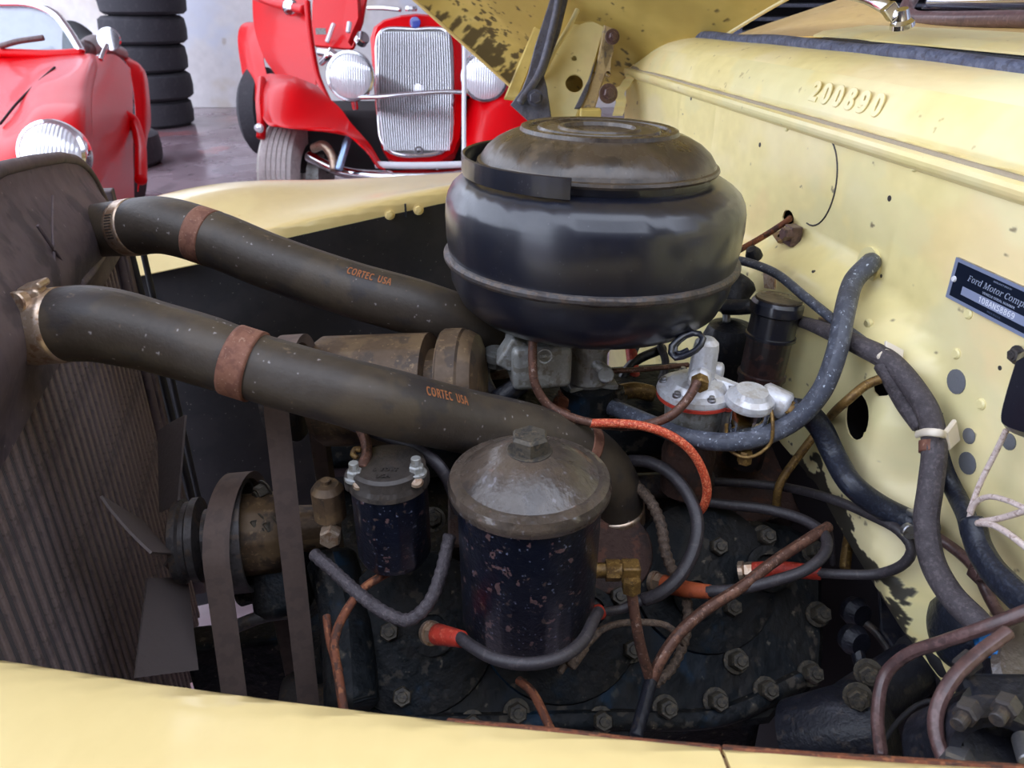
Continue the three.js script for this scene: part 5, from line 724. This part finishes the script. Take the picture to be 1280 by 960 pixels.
cable('copper_line', [[0.005, 0.8222, -0.4299], [0.0153, 0.822, -0.4186], [0.0296, 0.8118, -0.391]], 0.0035, M.rust, 'thin rusty line emerging below the oil filter', 'pipe');
cable('coil_lead', [[-0.1103, 0.9886, -0.4755], [-0.1087, 0.9911, -0.4879], [-0.1121, 0.9928, -0.5057], [-0.1184, 0.9971, -0.519]], 0.0042, M.pipe, 'brown lead rising from the coil terminal', 'wire');
cable('coil_lead', [[-0.152, 1.0033, -0.5334], [-0.1121, 0.9954, -0.5182], [-0.0741, 0.9858, -0.5077], [-0.0582, 0.9786, -0.4984], [-0.049, 0.9666, -0.4923], [-0.0405, 0.9388, -0.4893]], 0.005, M.wire, 'dark lead hanging under the hose beside the oil filter', 'wire');
solo('coil_ring', tube([[-0.1134, 0.9953, -0.4901], [-0.1176, 0.9953, -0.4901], [-0.1186, 0.9927, -0.4876], [-0.1154, 0.9911, -0.4857]], 0.0022), M.brass, 'small brass ring terminal beside the coil lead', 'terminal');

// ------------------------------------------------------------ steering, bell housing and master cylinder in the dark corner
{
  const s = thing('steering_column', 'dark steering column and gearbox low beside the firewall foot', 'steering column', [0.2833, 0.7776, -0.4297]);
  part('column', tube([[0.2492, 0.7917, -0.4144], [0.2897, 0.7948, -0.4384], [0.3389, 0.8022, -0.4646], [0.4411, 0.7866, -0.5465]], 0.022), M.soot, s);
  part('collar', tube([[0.3336, 0.8071, -0.4559], [0.3462, 0.809, -0.4625]], 0.026, { round: 0.1 }), M.dark, s);
  part('gear_case', lathe([[0, -0.05], [0.03, -0.045], [0.035, 0], [0.025, 0.03], [0, 0.035]], [0.2617, 0.7861, -0.4116], [0.6, 0.5, 0.3], 32), M.soot, s);
  for (const q of [[0.2773, 0.8278, -0.4328], [0.2602, 0.8274, -0.4101]]) part('bolt', bolt(0.008, 0.01, q, [-0.3, 0.4, 0.8]), M.bolt, s);
  const k = thing('clutch_linkage', 'dark rods and joints hanging between the head and the firewall', 'linkage', [0.3198, 0.7426, -0.5016]);
  part('rod', tube([[0.3215, 0.7799, -0.5431], [0.3355, 0.774, -0.5289], [0.3439, 0.7665, -0.5026]], 0.004), M.darksteel, k); part('rod', tube([[0.3081, 0.7825, -0.5107], [0.3079, 0.7711, -0.4937], [0.3166, 0.7603, -0.4769]], 0.006), M.soot, k);
  for (const q of [[0.3215, 0.7833, -0.5448], [0.3067, 0.7825, -0.5107]]) part('joint', lathe([[0, -0.012], [0.012, -0.008], [0.014, 0], [0.01, 0.009], [0, 0.012]], q, [0.3, 0.3, 0.9], 24), M.soot, k);
  const m = thing('master_cylinder', 'dark blue-black cylinder casting with round brown cover beside the harness end', 'master cylinder', [0.2833, 0.9109, -0.2956]);
  part('body', merge([lathe([[0.045, -0.09], [0.047, -0.01], [0.042, 0], [0, 0]], [0.3441, 0.9205, -0.3341], [-0.1, 0.9, 0.3], 40), box([0.2967, 0.925, -0.314], [0.06, 0.028, 0.04], [1, 0.1, 0.1], UP, 0.3)]), M.soot, m);
  part('cover', lathe([[0.046, 0], [0.047, 0.004], [0.043, 0.008], [0, 0.009]], [0.3426, 0.923, -0.3332], [-0.1, 0.9, 0.3], 40), M.lid, m, 'round brown dusty cover');
  for (const q of [[0.2503, 0.9523, -0.2942], [0.268, 0.9588, -0.2919]]) part('banjo_bolt', merge([hex(0.0068, 0.01, q, [-0.7, 0, 0.6]), disc(0.004, 0.018, q, [-0.7, 0, 0.6], 14)]), M.darksteel, m);
  part('lower_casting', merge([lathe([[0, -0.06], [0.03, -0.05], [0.034, 0], [0, 0.01]], [0.2842, 0.917, -0.2987], [0.3, 0.8, 0.4], 32), ring(0.018, 0.024, 0.02, [0.2719, 0.9232, -0.3018], [-0.3, 0.2, 0.9], 28)]), M.soot, m);
  part('fitting', merge([hex(0.009, 0.014, [0.2501, 0.9186, -0.2883], [-0.6, 0.2, 0.6]), disc(0.006, 0.02, [0.2725, 0.9451, -0.2793], [-0.4, 0.2, 0.9])]), M.steel, m);
  part('line_joint', hex(0.0062, 0.012, [0.2749, 0.9471, -0.3342], [-0.7, -0.4, 0.3]), M.darksteel, m);
  solo('grommet_boot', lathe([[0.03, 0], [0.027, 0.006], [0.022, 0.009], [0.014, 0.012], [0, 0.013]], [0.3429, 0.8593, -0.4431], FRONT, 40), M.hoseblack, 'black rubber boot around the hole at the firewall foot', 'rubber boot');
  solo('floor_brace', plate([[0.3439, 0.8132, -0.5601], [0.3707, 0.8009, -0.5313], [0.3722, 0.7903, -0.4586], [0.3412, 0.7891, -0.4355], [0.3248, 0.7962, -0.5065]], 0.006, { face: [-0.5, 0.5, 0.7] }), M.soot, 'dark blue-grey brace plate below the firewall edge', 'brace');
}

// ------------------------------------------------------------ tyres stacked by the back wall
{
  const prof = [[0.25, -0.115], [0.31, -0.135], [0.375, -0.13], [0.415, -0.1], [0.425, 0], [0.415, 0.1], [0.375, 0.13], [0.31, 0.135], [0.25, 0.115], [0.25, -0.115]];
  const spots = [[[-3.6404, 0.1, -8.392], 0.1], [null, 0.3], [null, 0.5], [null, 0.7], [null, 0.9], [null, 1.1], [null, 1.3]], r = rng(4);
  const p0 = [-3.9142, 0.14, -8.8101], lab = ['resting on the floor', 'second from the floor', 'third from the floor', 'fourth from the floor', 'fifth from the floor', 'sixth from the floor', 'at the top of the stack'];
  for (let k = 0; k < 7; k++) solo('tyre', lathe(prof, [p0[0] + 0.027 * k + 0.02 * Math.sin(k * 2.1), 0.135 + 0.272 * k, p0[2]], UP, 40), M.tyre, 'black car tyre stacked by the back wall, ' + lab[k], 'tyre', 'stacked tyres');
  const p1 = [-3.3761, 0.1828, -6.6136]; solo('tyre', lathe(prof, [p1[0], 0.135, p1[2]], UP, 40), M.tyre, 'black tyre lying on the floor behind the red roadster', 'tyre');
  solo('wall_box', merge([box([-5.0633, 1.2262, -10.2878], [0.18, 0.24, 0.12], [1, 0, 0]), tube([[-4.9678, 1.1411, -10.2444], [-5.0025, 0.993, -10.2812], [-4.9639, 0.864, -10.2155]], 0.012)]), M.dark, 'black box with hanging cable on the white back wall', 'box');
}
// ------------------------------------------------------------ red roadster
{
  const r = thing('red_roadster', 'glossy red roadster with raked windscreen and round headlamp beyond the radiator', 'car', [-2.6, 0, -3.4]);
  const row = (px, ...a) => a;
  part('front_body', loft([
    [[-3.6449, 0.9909, -4.2196], [-3.0841, 0.901, -3.5004], [-2.757, 0.7796, -3.0457], [-2.6168, 0.5988, -2.7852], [-2.5701, 0.2551, -2.554]],
    [[-3.0779, 1.0017, -4.2251], [-2.6438, 0.9012, -3.5566], [-2.3281, 0.7796, -3.0457], [-2.1807, 0.5988, -2.7852], [-2.1132, 0.2551, -2.554]],
    [[-2.5919, 1.0017, -4.2251], [-2.2773, 0.8889, -3.6065], [-1.9938, 0.8263, -3.1256], [-1.8331, 0.7195, -2.8243], [-1.7991, 0.2551, -2.554]],
    [[-2.3489, 1.0089, -4.2287], [-2.1443, 0.974, -3.762], [-1.9154, 0.9252, -3.2882], [-1.7461, 0.8499, -2.9693], [-1.6523, 0.5181, -2.6544]],
    [[-2.1869, 1.0161, -4.2324], [-2.0374, 0.9913, -3.8831], [-1.821, 0.9368, -3.4064], [-1.6299, 0.8452, -3.0006], [-1.5278, 0.5095, -2.6836]],
    [[-2.1616, 1.0125, -4.2867], [-2.0405, 0.9993, -4.0555], [-1.8642, 0.9204, -3.6225], [-1.6786, 0.8184, -3.1777], [-1.578, 0.4664, -2.83]],
    [[-2.1599, 1.0014, -4.3372], [-2.0978, 0.9367, -4.192], [-1.9589, 0.8314, -3.8016], [-1.7888, 0.7484, -3.4226], [-1.6675, 0.4089, -3.0252]]], 60, 40, 0.004), M.red, r);
  part('flank', loft([[[-2.1493, 0.9979, -4.2792], [-1.888, 0.8988, -3.6676], [-1.6997, 0.7818, -3.2152], [-1.5991, 0.452, -2.8788]], [[-2.1807, 0.9943, -4.558], [-2.033, 0.8646, -4.1552], [-1.9288, 0.7157, -3.8549], [-1.8172, 0.2939, -3.4155]], [[-2.3329, 0.884, -5.0629], [-2.2196, 0.7559, -4.7733], [-2.1456, 0.6131, -4.5321], [-2.0586, 0.0927, -4.0986]]], 20, 20, 0.004), M.red, r);
  part('rear_fender', loft([[[-2.4933, 0.9433, -5.3177], [-2.4275, 0.8931, -5.236], [-2.3626, 0.7641, -5.1141], [-2.3183, 0.5279, -4.9377], [-2.3084, 0.1983, -4.7697]], [[-2.4922, 0.9175, -5.4168], [-2.3813, 0.8799, -5.2853], [-2.3268, 0.7585, -5.1674], [-2.2928, 0.542, -5.001], [-2.2928, 0.3644, -4.9104]], [[-2.5595, 0.8734, -5.6187], [-2.4361, 0.8344, -5.4866], [-2.3572, 0.6955, -5.3036], [-2.352, 0.5104, -5.2093], [-2.3676, 0.4827, -5.1952]]], 16, 20, 0.004), M.red, r);
  part('running_board', tube([[-2.1371, 0.7145, -4.4154], [-2.121, 0.6608, -4.5003], [-2.0324, 0.5785, -4.3461], [-1.9273, 0.5018, -4.0826], [-1.8791, 0.4496, -3.9438]], 0.03), M.red, r);
  part('hood_line', tube([[-2.0908, 0.9917, -3.7935], [-2.0266, 0.949, -3.5024], [-1.983, 0.8991, -3.2525], [-1.9871, 0.8417, -3.1222]], 0.005), M.dark, r);
  const hl = [-1.5855, 0.8012, -2.7312];
  const h = part('headlamp', lathe([[0.112, -0.05], [0.116, 0], [0.112, 0.014], [0.1, 0.02]], hl, [0.15, 0.3, 1], 40), M.chrome, r); part('headlamp_lens', lathe([[0.103, 0.012], [0.09, 0.03], [0.06, 0.045], [0, 0.055]], hl, [0.15, 0.3, 1], 40), M.lens, h);
  part('windscreen_frame', tube([[-3.2404, 1.2464, -4.4059], [-2.6251, 1.2464, -4.4059], [-2.4611, 1.2391, -4.4021], [-2.3462, 1.1952, -4.3798], [-2.265, 1.123, -4.3206], [-2.1829, 1.0305, -4.2398]], 0.022), M.chrome, r); part('windscreen_sill', tube([[-3.183, 1.0176, -4.2107], [-2.5786, 1.0247, -4.2144], [-2.3369, 1.0176, -4.2107], [-2.1829, 1.0233, -4.2361]], 0.022), M.red, r);
  part('windscreen_glass', plate([[-3.2486, 1.2462, -4.417], [-2.6318, 1.2462, -4.417], [-2.4673, 1.2352, -4.4114], [-2.3521, 1.1913, -4.389], [-2.2707, 1.1189, -4.3297], [-2.1925, 1.0262, -4.2488], [-2.3489, 1.0161, -4.2324], [-3.1994, 1.0233, -4.2361]], 0.006), M.pane, r);
  part('wiper', tube([[-2.5587, 1.0554, -4.1963], [-2.4787, 1.0767, -4.2072], [-2.355, 1.0935, -4.2382]], 0.014), M.plum, r);
  const mi = [-2.0673, 1.0819, -4.3221]; const mm = part('mirror', lathe([[0, -0.03], [0.04, -0.025], [0.058, 0], [0.054, 0.012], [0, 0.018]], mi, [0.2, 0.1, 1], 32), M.chrome, r); part('mirror_stem', tube([[-2.0755, 1.0563, -4.309], [-2.0813, 1.0285, -4.2724], [-2.0816, 0.9945, -4.2214]], 0.012), M.chrome, mm);
  part('seat_back', loft([[[-2.6463, 1.1269, -5.0745], [-2.6368, 0.9737, -4.9964]], [[-2.589, 1.1099, -5.0658], [-2.5609, 0.9772, -4.9421]], [[-2.5221, 1.0418, -5.0311], [-2.486, 0.9891, -4.8921]]], 10, 6, 0.05), M.dark, r); part('door_top', tube([[-2.3202, 1.0176, -4.5699], [-2.385, 1.0326, -4.802], [-2.4361, 0.9992, -5.0094], [-2.4933, 0.9433, -5.3177]], 0.05), M.plum, r);
  part('wheel', lathe([[0.2, -0.09], [0.29, -0.09], [0.31, -0.05], [0.31, 0.05], [0.29, 0.09], [0.2, 0.09], [0, 0.06]], [-2.2, 0.31, -3.4], [1, 0, 0], 32), M.tyre, r); part('wheel', lathe([[0.2, -0.09], [0.29, -0.09], [0.31, -0.05], [0.31, 0.05], [0.29, 0.09], [0.2, 0.09], [0, 0.06]], [-2.55, 0.31, -5.0], [1, 0, 0], 32), M.tyre, r);
}
// ------------------------------------------------------------ red hot rod
{
  const r = thing('red_hot_rod', 'bright red vintage hot rod with tall chrome grille and bare headlamps', 'car', [-0.6, 0, -4.6]);
  const G = (px, py, d = 4.2) => [px, py, d];
  const out = [[-0.78, 1.0826, -4.6255], [-0.7625, 1.1412, -4.6553], [-0.7099, 1.1802, -4.6752], [-0.6135, 1.2037, -4.6871], [-0.5259, 1.2115, -4.6911], [-0.4382, 1.2037, -4.6871], [-0.3506, 1.1724, -4.6712], [-0.298, 1.1256, -4.6473], [-0.2791, 1.0642, -4.5936], [-0.2721, 0.797, -4.4126], [-0.2831, 0.6172, -4.2873], [-0.3166, 0.5427, -4.2381], [-0.3926, 0.5027, -4.2065], [-0.4951, 0.4875, -4.1987], [-0.5975, 0.4951, -4.2026], [-0.6658, 0.5217, -4.2162], [-0.7059, 0.5732, -4.2536], [-0.743, 0.7585, -4.393]];
  const inn = [[-0.7353, 1.026, -4.5629], [-0.7223, 1.088, -4.5946], [-0.6875, 1.1152, -4.6084], [-0.6091, 1.1191, -4.6104], [-0.5221, 1.1152, -4.6084], [-0.4351, 1.1191, -4.6104], [-0.3655, 1.1113, -4.6064], [-0.3394, 1.0725, -4.5866], [-0.324, 0.874, -4.4518], [-0.3209, 0.6494, -4.2925], [-0.3329, 0.5749, -4.2433], [-0.3832, 0.5387, -4.2137], [-0.4896, 0.5236, -4.2059], [-0.5961, 0.5274, -4.2079], [-0.6599, 0.5501, -4.2195], [-0.6957, 0.5939, -4.253], [-0.7197, 0.7982, -4.402]];
  part('grille_shell', plate(out, 0.14, { face: [0, 0.2, 1], bevel: 0.03 }), M.red, r);
  part('grille_back', plate(inn, 0.02, { face: [0, 0.2, 1] }), M.zinc, r);
  part('grille_rim', tube([...inn, inn[0]], 0.012, { seg: 120 }), M.chrome, r);
  { const bars = []; for (let k = 0; k < 30; k++) { const t = (k + 0.5) / 30, a = mixc([-0.724, 1.1043, -4.586], [-0.3382, 1.1043, -4.586], t), b = mixc([-0.683, 0.5491, -4.2021], [-0.3266, 0.5491, -4.2021], t), m = mixc([-0.7222, 0.8378, -4.4109], [-0.3224, 0.8378, -4.4109], t); bars.push(tube([a, m, b], 0.0045, { seg: 10, radial: 6 })); } bars.forEach((g) => part('grille_bar', g, M.chrome, r)); }
  part('emblem', lathe([[0.03, 0], [0.026, 0.008], [0, 0.01]], [-0.524, 1.1508, -4.6041], [0, 0.2, 1], 24), M.blue, r, 'blue oval emblem');
  part('grille_badge', lathe([[0.026, 0], [0.02, 0.01], [0, 0.014]], [-0.5006, 0.84, -4.3896], [0, 0.2, 1], 20), M.lens, r, 'small badge'); part('crank_hole_cover', ring(0.012, 0.022, 0.02, [-0.4915, 0.55, -4.197], [0, 0.2, 1]), M.chrome, r);
  part('lamp_bar', tube([[-0.8515, 0.7967, -4.3451], [-0.7185, 0.8042, -4.3152], [-0.5059, 0.8204, -4.3123], [-0.317, 0.8267, -4.3267], [-0.1703, 0.8119, -4.3528]], 0.012), M.chrome, r);
  for (const q of [[-0.8495, 0.904, -4.3437], [-0.143, 0.9003, -4.3417]]) { const h = part('headlamp', lathe([[0, -0.16], [0.05, -0.15], [0.1, -0.09], [0.122, -0.02], [0.128, 0], [0.124, 0.012], [0.112, 0.014]], q, [0.05, 0.1, 1], 40), M.chrome, r); part('headlamp_lens', lathe([[0.114, 0.008], [0.09, 0.024], [0.05, 0.034], [0, 0.037]], q, [0.05, 0.1, 1], 40), M.lens, h); part('lamp_stand', tube([add(q, [0, -0.11, -0.03]), add(q, [0, -0.17, -0.05])], 0.018), M.chrome, h); }
  // front fenders sweep from the wheel crown down to the frame
  part('front_fender', loft([
    [[-1.5875, 0.8209, -5.2553], [-1.5044, 0.8488, -5.1011], [-1.4091, 0.8588, -4.9379], [-1.3458, 0.8475, -4.8199]], [[-1.4999, 0.8077, -4.9119], [-1.4019, 0.8559, -4.8242], [-1.2565, 0.8698, -4.719], [-1.1331, 0.8291, -4.6983]], [[-1.4021, 0.7204, -4.5307], [-1.3259, 0.8233, -4.4709], [-1.1636, 0.8443, -4.4255], [-1.0239, 0.7862, -4.5081]],
    [[-1.3359, 0.6831, -4.3433], [-1.2407, 0.6979, -4.2386], [-1.1145, 0.7054, -4.2425], [-0.9377, 0.7339, -4.4253]], [[-1.2533, 0.6679, -4.2234], [-1.163, 0.6683, -4.1675], [-1.0177, 0.6683, -4.1675], [-0.8619, 0.6639, -4.3335]], [[-0.9969, 0.6683, -4.1675], [-0.9092, 0.6641, -4.1429], [-0.8224, 0.6239, -4.1448], [-0.7578, 0.5767, -4.233]], [[-0.8657, 0.6547, -4.1268], [-0.7915, 0.6143, -4.1063], [-0.7394, 0.5573, -4.1109], [-0.6897, 0.5031, -4.1394]], [[-0.7588, 0.5849, -4.0688], [-0.7219, 0.5483, -4.0502], [-0.6943, 0.4947, -4.0566], [-0.6596, 0.4718, -4.0897]]], 50, 20, 0.006), M.red, r);
  part('fender_skirt', tube([[-1.4626, 0.8392, -4.8157], [-1.4065, 0.7403, -4.5408], [-1.3651, 0.6562, -4.3857], [-1.3695, 0.5901, -4.3521]], 0.025), M.red, r); part('marker_lamp', lathe([[0.025, 0], [0.02, 0.02], [0, 0.028]], [-1.3454, 0.6526, -4.2716], [0, 0.2, 1], 20), M.lens, r);
  part('front_fender', loft([[[-0.2501, 0.7602, -4.551], [-0.1745, 0.8233, -4.4709], [0, 0.8505, -4.4847], [0.1786, 0.8, -4.5712]], [[-0.253, 0.6368, -4.3758], [-0.1703, 0.7284, -4.3103], [0, 0.7729, -4.2768], [0.2181, 0.7145, -4.4154]], [[-0.2555, 0.5008, -4.1943], [-0.1661, 0.5573, -4.1109], [0, 0.5573, -4.1109], [0.2129, 0.5008, -4.1943]], [[-0.2555, 0.2732, -4.0784], [-0.1661, 0.2982, -3.9789], [0, 0.2982, -3.9789], [0.2129, 0.2732, -4.0784]]], 20, 14, 0.006), M.red, r);
  // cowl, door side and opened hood sides
  part('body_side', loft([[[-2.086, 1.2961, -6.9565], [-2.0397, 1.0704, -6.7292], [-1.8993, 0.8596, -6.3973], [-1.7165, 0.69, -6.0864], [-1.6748, 0.4157, -5.8344]], [[-1.7461, 1.2965, -6.3955], [-1.698, 1.0893, -6.1776], [-1.6449, 0.8895, -5.9636], [-1.5589, 0.7221, -5.7661], [-1.486, 0.4631, -5.5219]], [[-1.3823, 1.2968, -5.8344], [-1.3452, 1.1081, -5.6261], [-1.298, 0.9268, -5.4215], [-1.2415, 0.7756, -5.2322], [-1.1863, 0.542, -5.001]]], 20, 20, 0.006), M.red, r);
  part('rear_fender', loft([[[-2.2069, 1.0638, -7.287], [-2.2679, 1.0554, -7.1705], [-2.2729, 0.9703, -7.0149], [-2.242, 0.826, -6.8853], [-2.1916, 0.6549, -6.742], [-2.1654, 0.4917, -6.6588]], [[-2.0602, 1.0592, -7.0602], [-2.1065, 1.0513, -6.9439], [-2.1246, 0.9634, -6.7869], [-2.0777, 0.8165, -6.5998], [-2.0229, 0.6525, -6.4602], [-1.9813, 0.5413, -6.3474]], [[-1.8993, 0.9806, -6.7957], [-1.913, 0.9576, -6.6717], [-1.9315, 0.8521, -6.5058], [-1.8968, 0.7458, -6.3955], [-1.838, 0.6413, -6.2861], [-1.8074, 0.5539, -6.2416]]], 16, 20, 0.006), M.red, r);
  part('rear_tyre', lathe([[0.18, -0.09], [0.29, -0.1], [0.34, -0.06], [0.34, 0.06], [0.29, 0.1], [0.18, 0.09]], add([-2.1262, 0.5383, -6.6826], [0.08, -0.12, 0]), [1, 0, 0.12], 36), M.tyre, r);
  part('cowl_edge', tube([[-1.3159, 1.242, -5.5259], [-1.3056, 1.1137, -5.4606], [-1.2799, 0.9776, -5.3688], [-1.2364, 0.8209, -5.2553], [-1.1364, 0.6752, -5.0688]], 0.02), M.red, r);
  part('opened_hood_side', plate([[-1.2561, 1.297, -5.3856], [-0.8687, 1.2971, -5.2734], [-0.898, 1.1482, -5.0853], [-0.945, 1.0193, -4.9636], [-0.9639, 1.0109, -4.9593], [-1.1909, 0.9927, -5.1183], [-1.2331, 1.1212, -5.24]], 0.02, { face: [0, 0.2, 1] }), M.red, r); part('hood_side_rib', plate([[-0.984, 1.2971, -5.1612], [-0.9171, 1.2971, -5.1612], [-0.9065, 1.1723, -4.9854], [-0.9533, 1.0307, -4.9133], [-1.0017, 1.1288, -5.0193]], 0.04, { face: [0, 0.2, 1] }), M.red, r);
  for (const q of [[[-1.0652, 1.1269, -5.0745], [-1.1034, 1.0333, -5.0268]], [[-0.9402, 1.1404, -4.9243], [-0.9494, 1.0909, -4.899]]]) part('latch', tube(q, 0.014), M.lens, r); part('maker_plate', box([-1.1466, 1.0877, -5.077], [0.06, 0.035, 0.01], [1, 0, 0]), M.zinc, r);
  part('spot_lamp', lathe([[0.04, -0.06], [0.055, 0], [0.045, 0.02], [0, 0.03]], [-1.4957, 1.2053, -5.7879], [0, 0, 1], 28), M.chrome, r); part('windscreen_post', tube([[-1.9394, 1.2696, -6.494], [-1.6542, 1.2267, -6.0232], [-1.3769, 1.193, -5.6694]], 0.03), M.red, r);
  part('engine_pipes', merge([tube([[-1.1464, 0.9779, -4.9986], [-1.0514, 0.9724, -4.8836], [-1.0047, 0.9558, -4.8751]], 0.025), tube([[-1.1369, 0.9226, -4.9704], [-1.0748, 0.9641, -4.8793], [-1.0514, 0.9974, -4.8963]], 0.02), disc(0.04, 0.05, [-0.8879, 1.0391, -4.9175], [0.5, 0.5, 0.5])]), M.chrome, r);
  part('radiator_stay', tube([[-0.8411, 1.2139, -5.0066], [-0.7402, 1.2158, -4.8954], [-0.6251, 1.2098, -4.78]], 0.012), M.chrome, r); part('filler_cap', lathe([[0.03, 0], [0.035, 0.01], [0.03, 0.025], [0, 0.03]], [-0.543, 1.2053, -4.6094], UP, 24), M.chrome, r);
  // front wheel and axle
  const wc = [-1.2558, 0.4521, -4.4501]; part('front_tyre', lathe([[0.2, -0.1], [0.27, -0.105], [0.315, -0.09], [0.325, -0.06], [0.325, 0.06], [0.315, 0.09], [0.27, 0.105], [0.2, 0.1]], [wc[0] + 0.0, 0.33, wc[2] - 0.1], [1, 0, 0.12], 48), M.tread, r); for (let k = 0; k < 5; k++) part('tread_rib', ring(0.324, 0.331, 0.02, add([wc[0], 0.33, wc[2] - 0.1], [1, 0, 0.12], -0.065 + k * 0.028), [1, 0, 0.12], 48), M.tread, r);
  part('whitewall', ring(0.22, 0.29, 0.012, add([wc[0], 0.33, wc[2] - 0.1], [1, 0, 0.12], -0.112), [1, 0, 0.12], 48), M.whitewall, r);
  part('brake_drum', lathe([[0, 0], [0.12, 0], [0.14, 0.03], [0.14, 0.08], [0, 0.08]], add([wc[0], 0.33, wc[2] - 0.1], [1, 0, 0.12], 0.1), [1, 0, 0.12], 32), M.zinc, r);
  part('axle', tube([[-1.1386, 0.4817, -4.4091], [-0.9268, 0.4126, -4.3177], [-0.5234, 0.4036, -4.257], [-0.0872, 0.423, -4.2669]], 0.03), M.chrome, r); part('shock_absorber', merge([tube([[-0.8643, 0.6222, -4.2562], [-0.8941, 0.5387, -4.2137], [-0.9239, 0.4553, -4.1711]], 0.022)]), std({ color: rgb(150, 176, 206), roughness: 0.25, metalness: 0.7 }), r); part('steering_arm', tube([[-1.0816, 0.5396, -4.3263], [-1.0127, 0.5602, -4.2807], [-0.9696, 0.5103, -4.2553], [-0.9567, 0.445, -4.222]], 0.025), M.clamp, r);
  part('frame_rail', tube([[-0.7097, 0.4941, -4.1011], [-0.5009, 0.4904, -4.0992], [-0.1682, 0.4918, -4.1336]], 0.018), M.white, r); part('dark_chassis', box([-0.8837, 0.531, -4.7709], [0.9, 0.35, 0.5], [1, 0, 0]), M.dark, r);
  part('dark_chassis', box([-0.1911, 0.6162, -4.8143], [0.5, 0.6, 0.4], [1, 0, 0]), M.dark, r);
}
solo('white_post', merge([tube([[-0.2022, 1.0903, -3.5968], [-0.2056, 0.8705, -3.4848], [-0.2056, 0.6568, -3.3759], [-0.2056, -0.015, -3.0337]], 0.0095), disc(0.03, 0.015, [-0.2818, 0, -4.4134], UP)]), M.white, 'thin white post standing beside the hot rod grille', 'post');
// ------------------------------------------------------------ dark rack behind the car roof line
{
  const s = thing('storage_rack', 'dark metal rack with bars and a small red lamp behind the yellow car', 'rack', [2.0, 0, -6.5]);
  part('back', box([2.6, 1.2, -6.6], [3.2, 2.4, 0.1], [1, 0, 0]), M.dark, s); for (let k = 0; k < 7; k++) part('shelf', box([2.6, 0.85 + k * 0.09, -6.4], [3.1, 0.025, 0.3], [1, 0, 0]), M.hosegrey, s);
  part('red_reflector', disc(0.05, 0.03, [2.1053, 1.1642, -6.8892], [0, 0, 1]), M.redboot, s);
  solo('grey_post', merge([tube([[0.4455, 1.2505, -1.6583], [0.4393, 1.2269, -1.6462], [0.433, 1.2019, -1.6335]], 0.007), tube([[0.399, 1.2106, -1.5818], [0.4141, 1.224, -1.5886], [0.4335, 1.2243, -1.6112]], 0.01)]), M.strip, 'blue-grey bracket post behind the raised hood edge', 'bracket');
}

renderer.render(scene, camera);
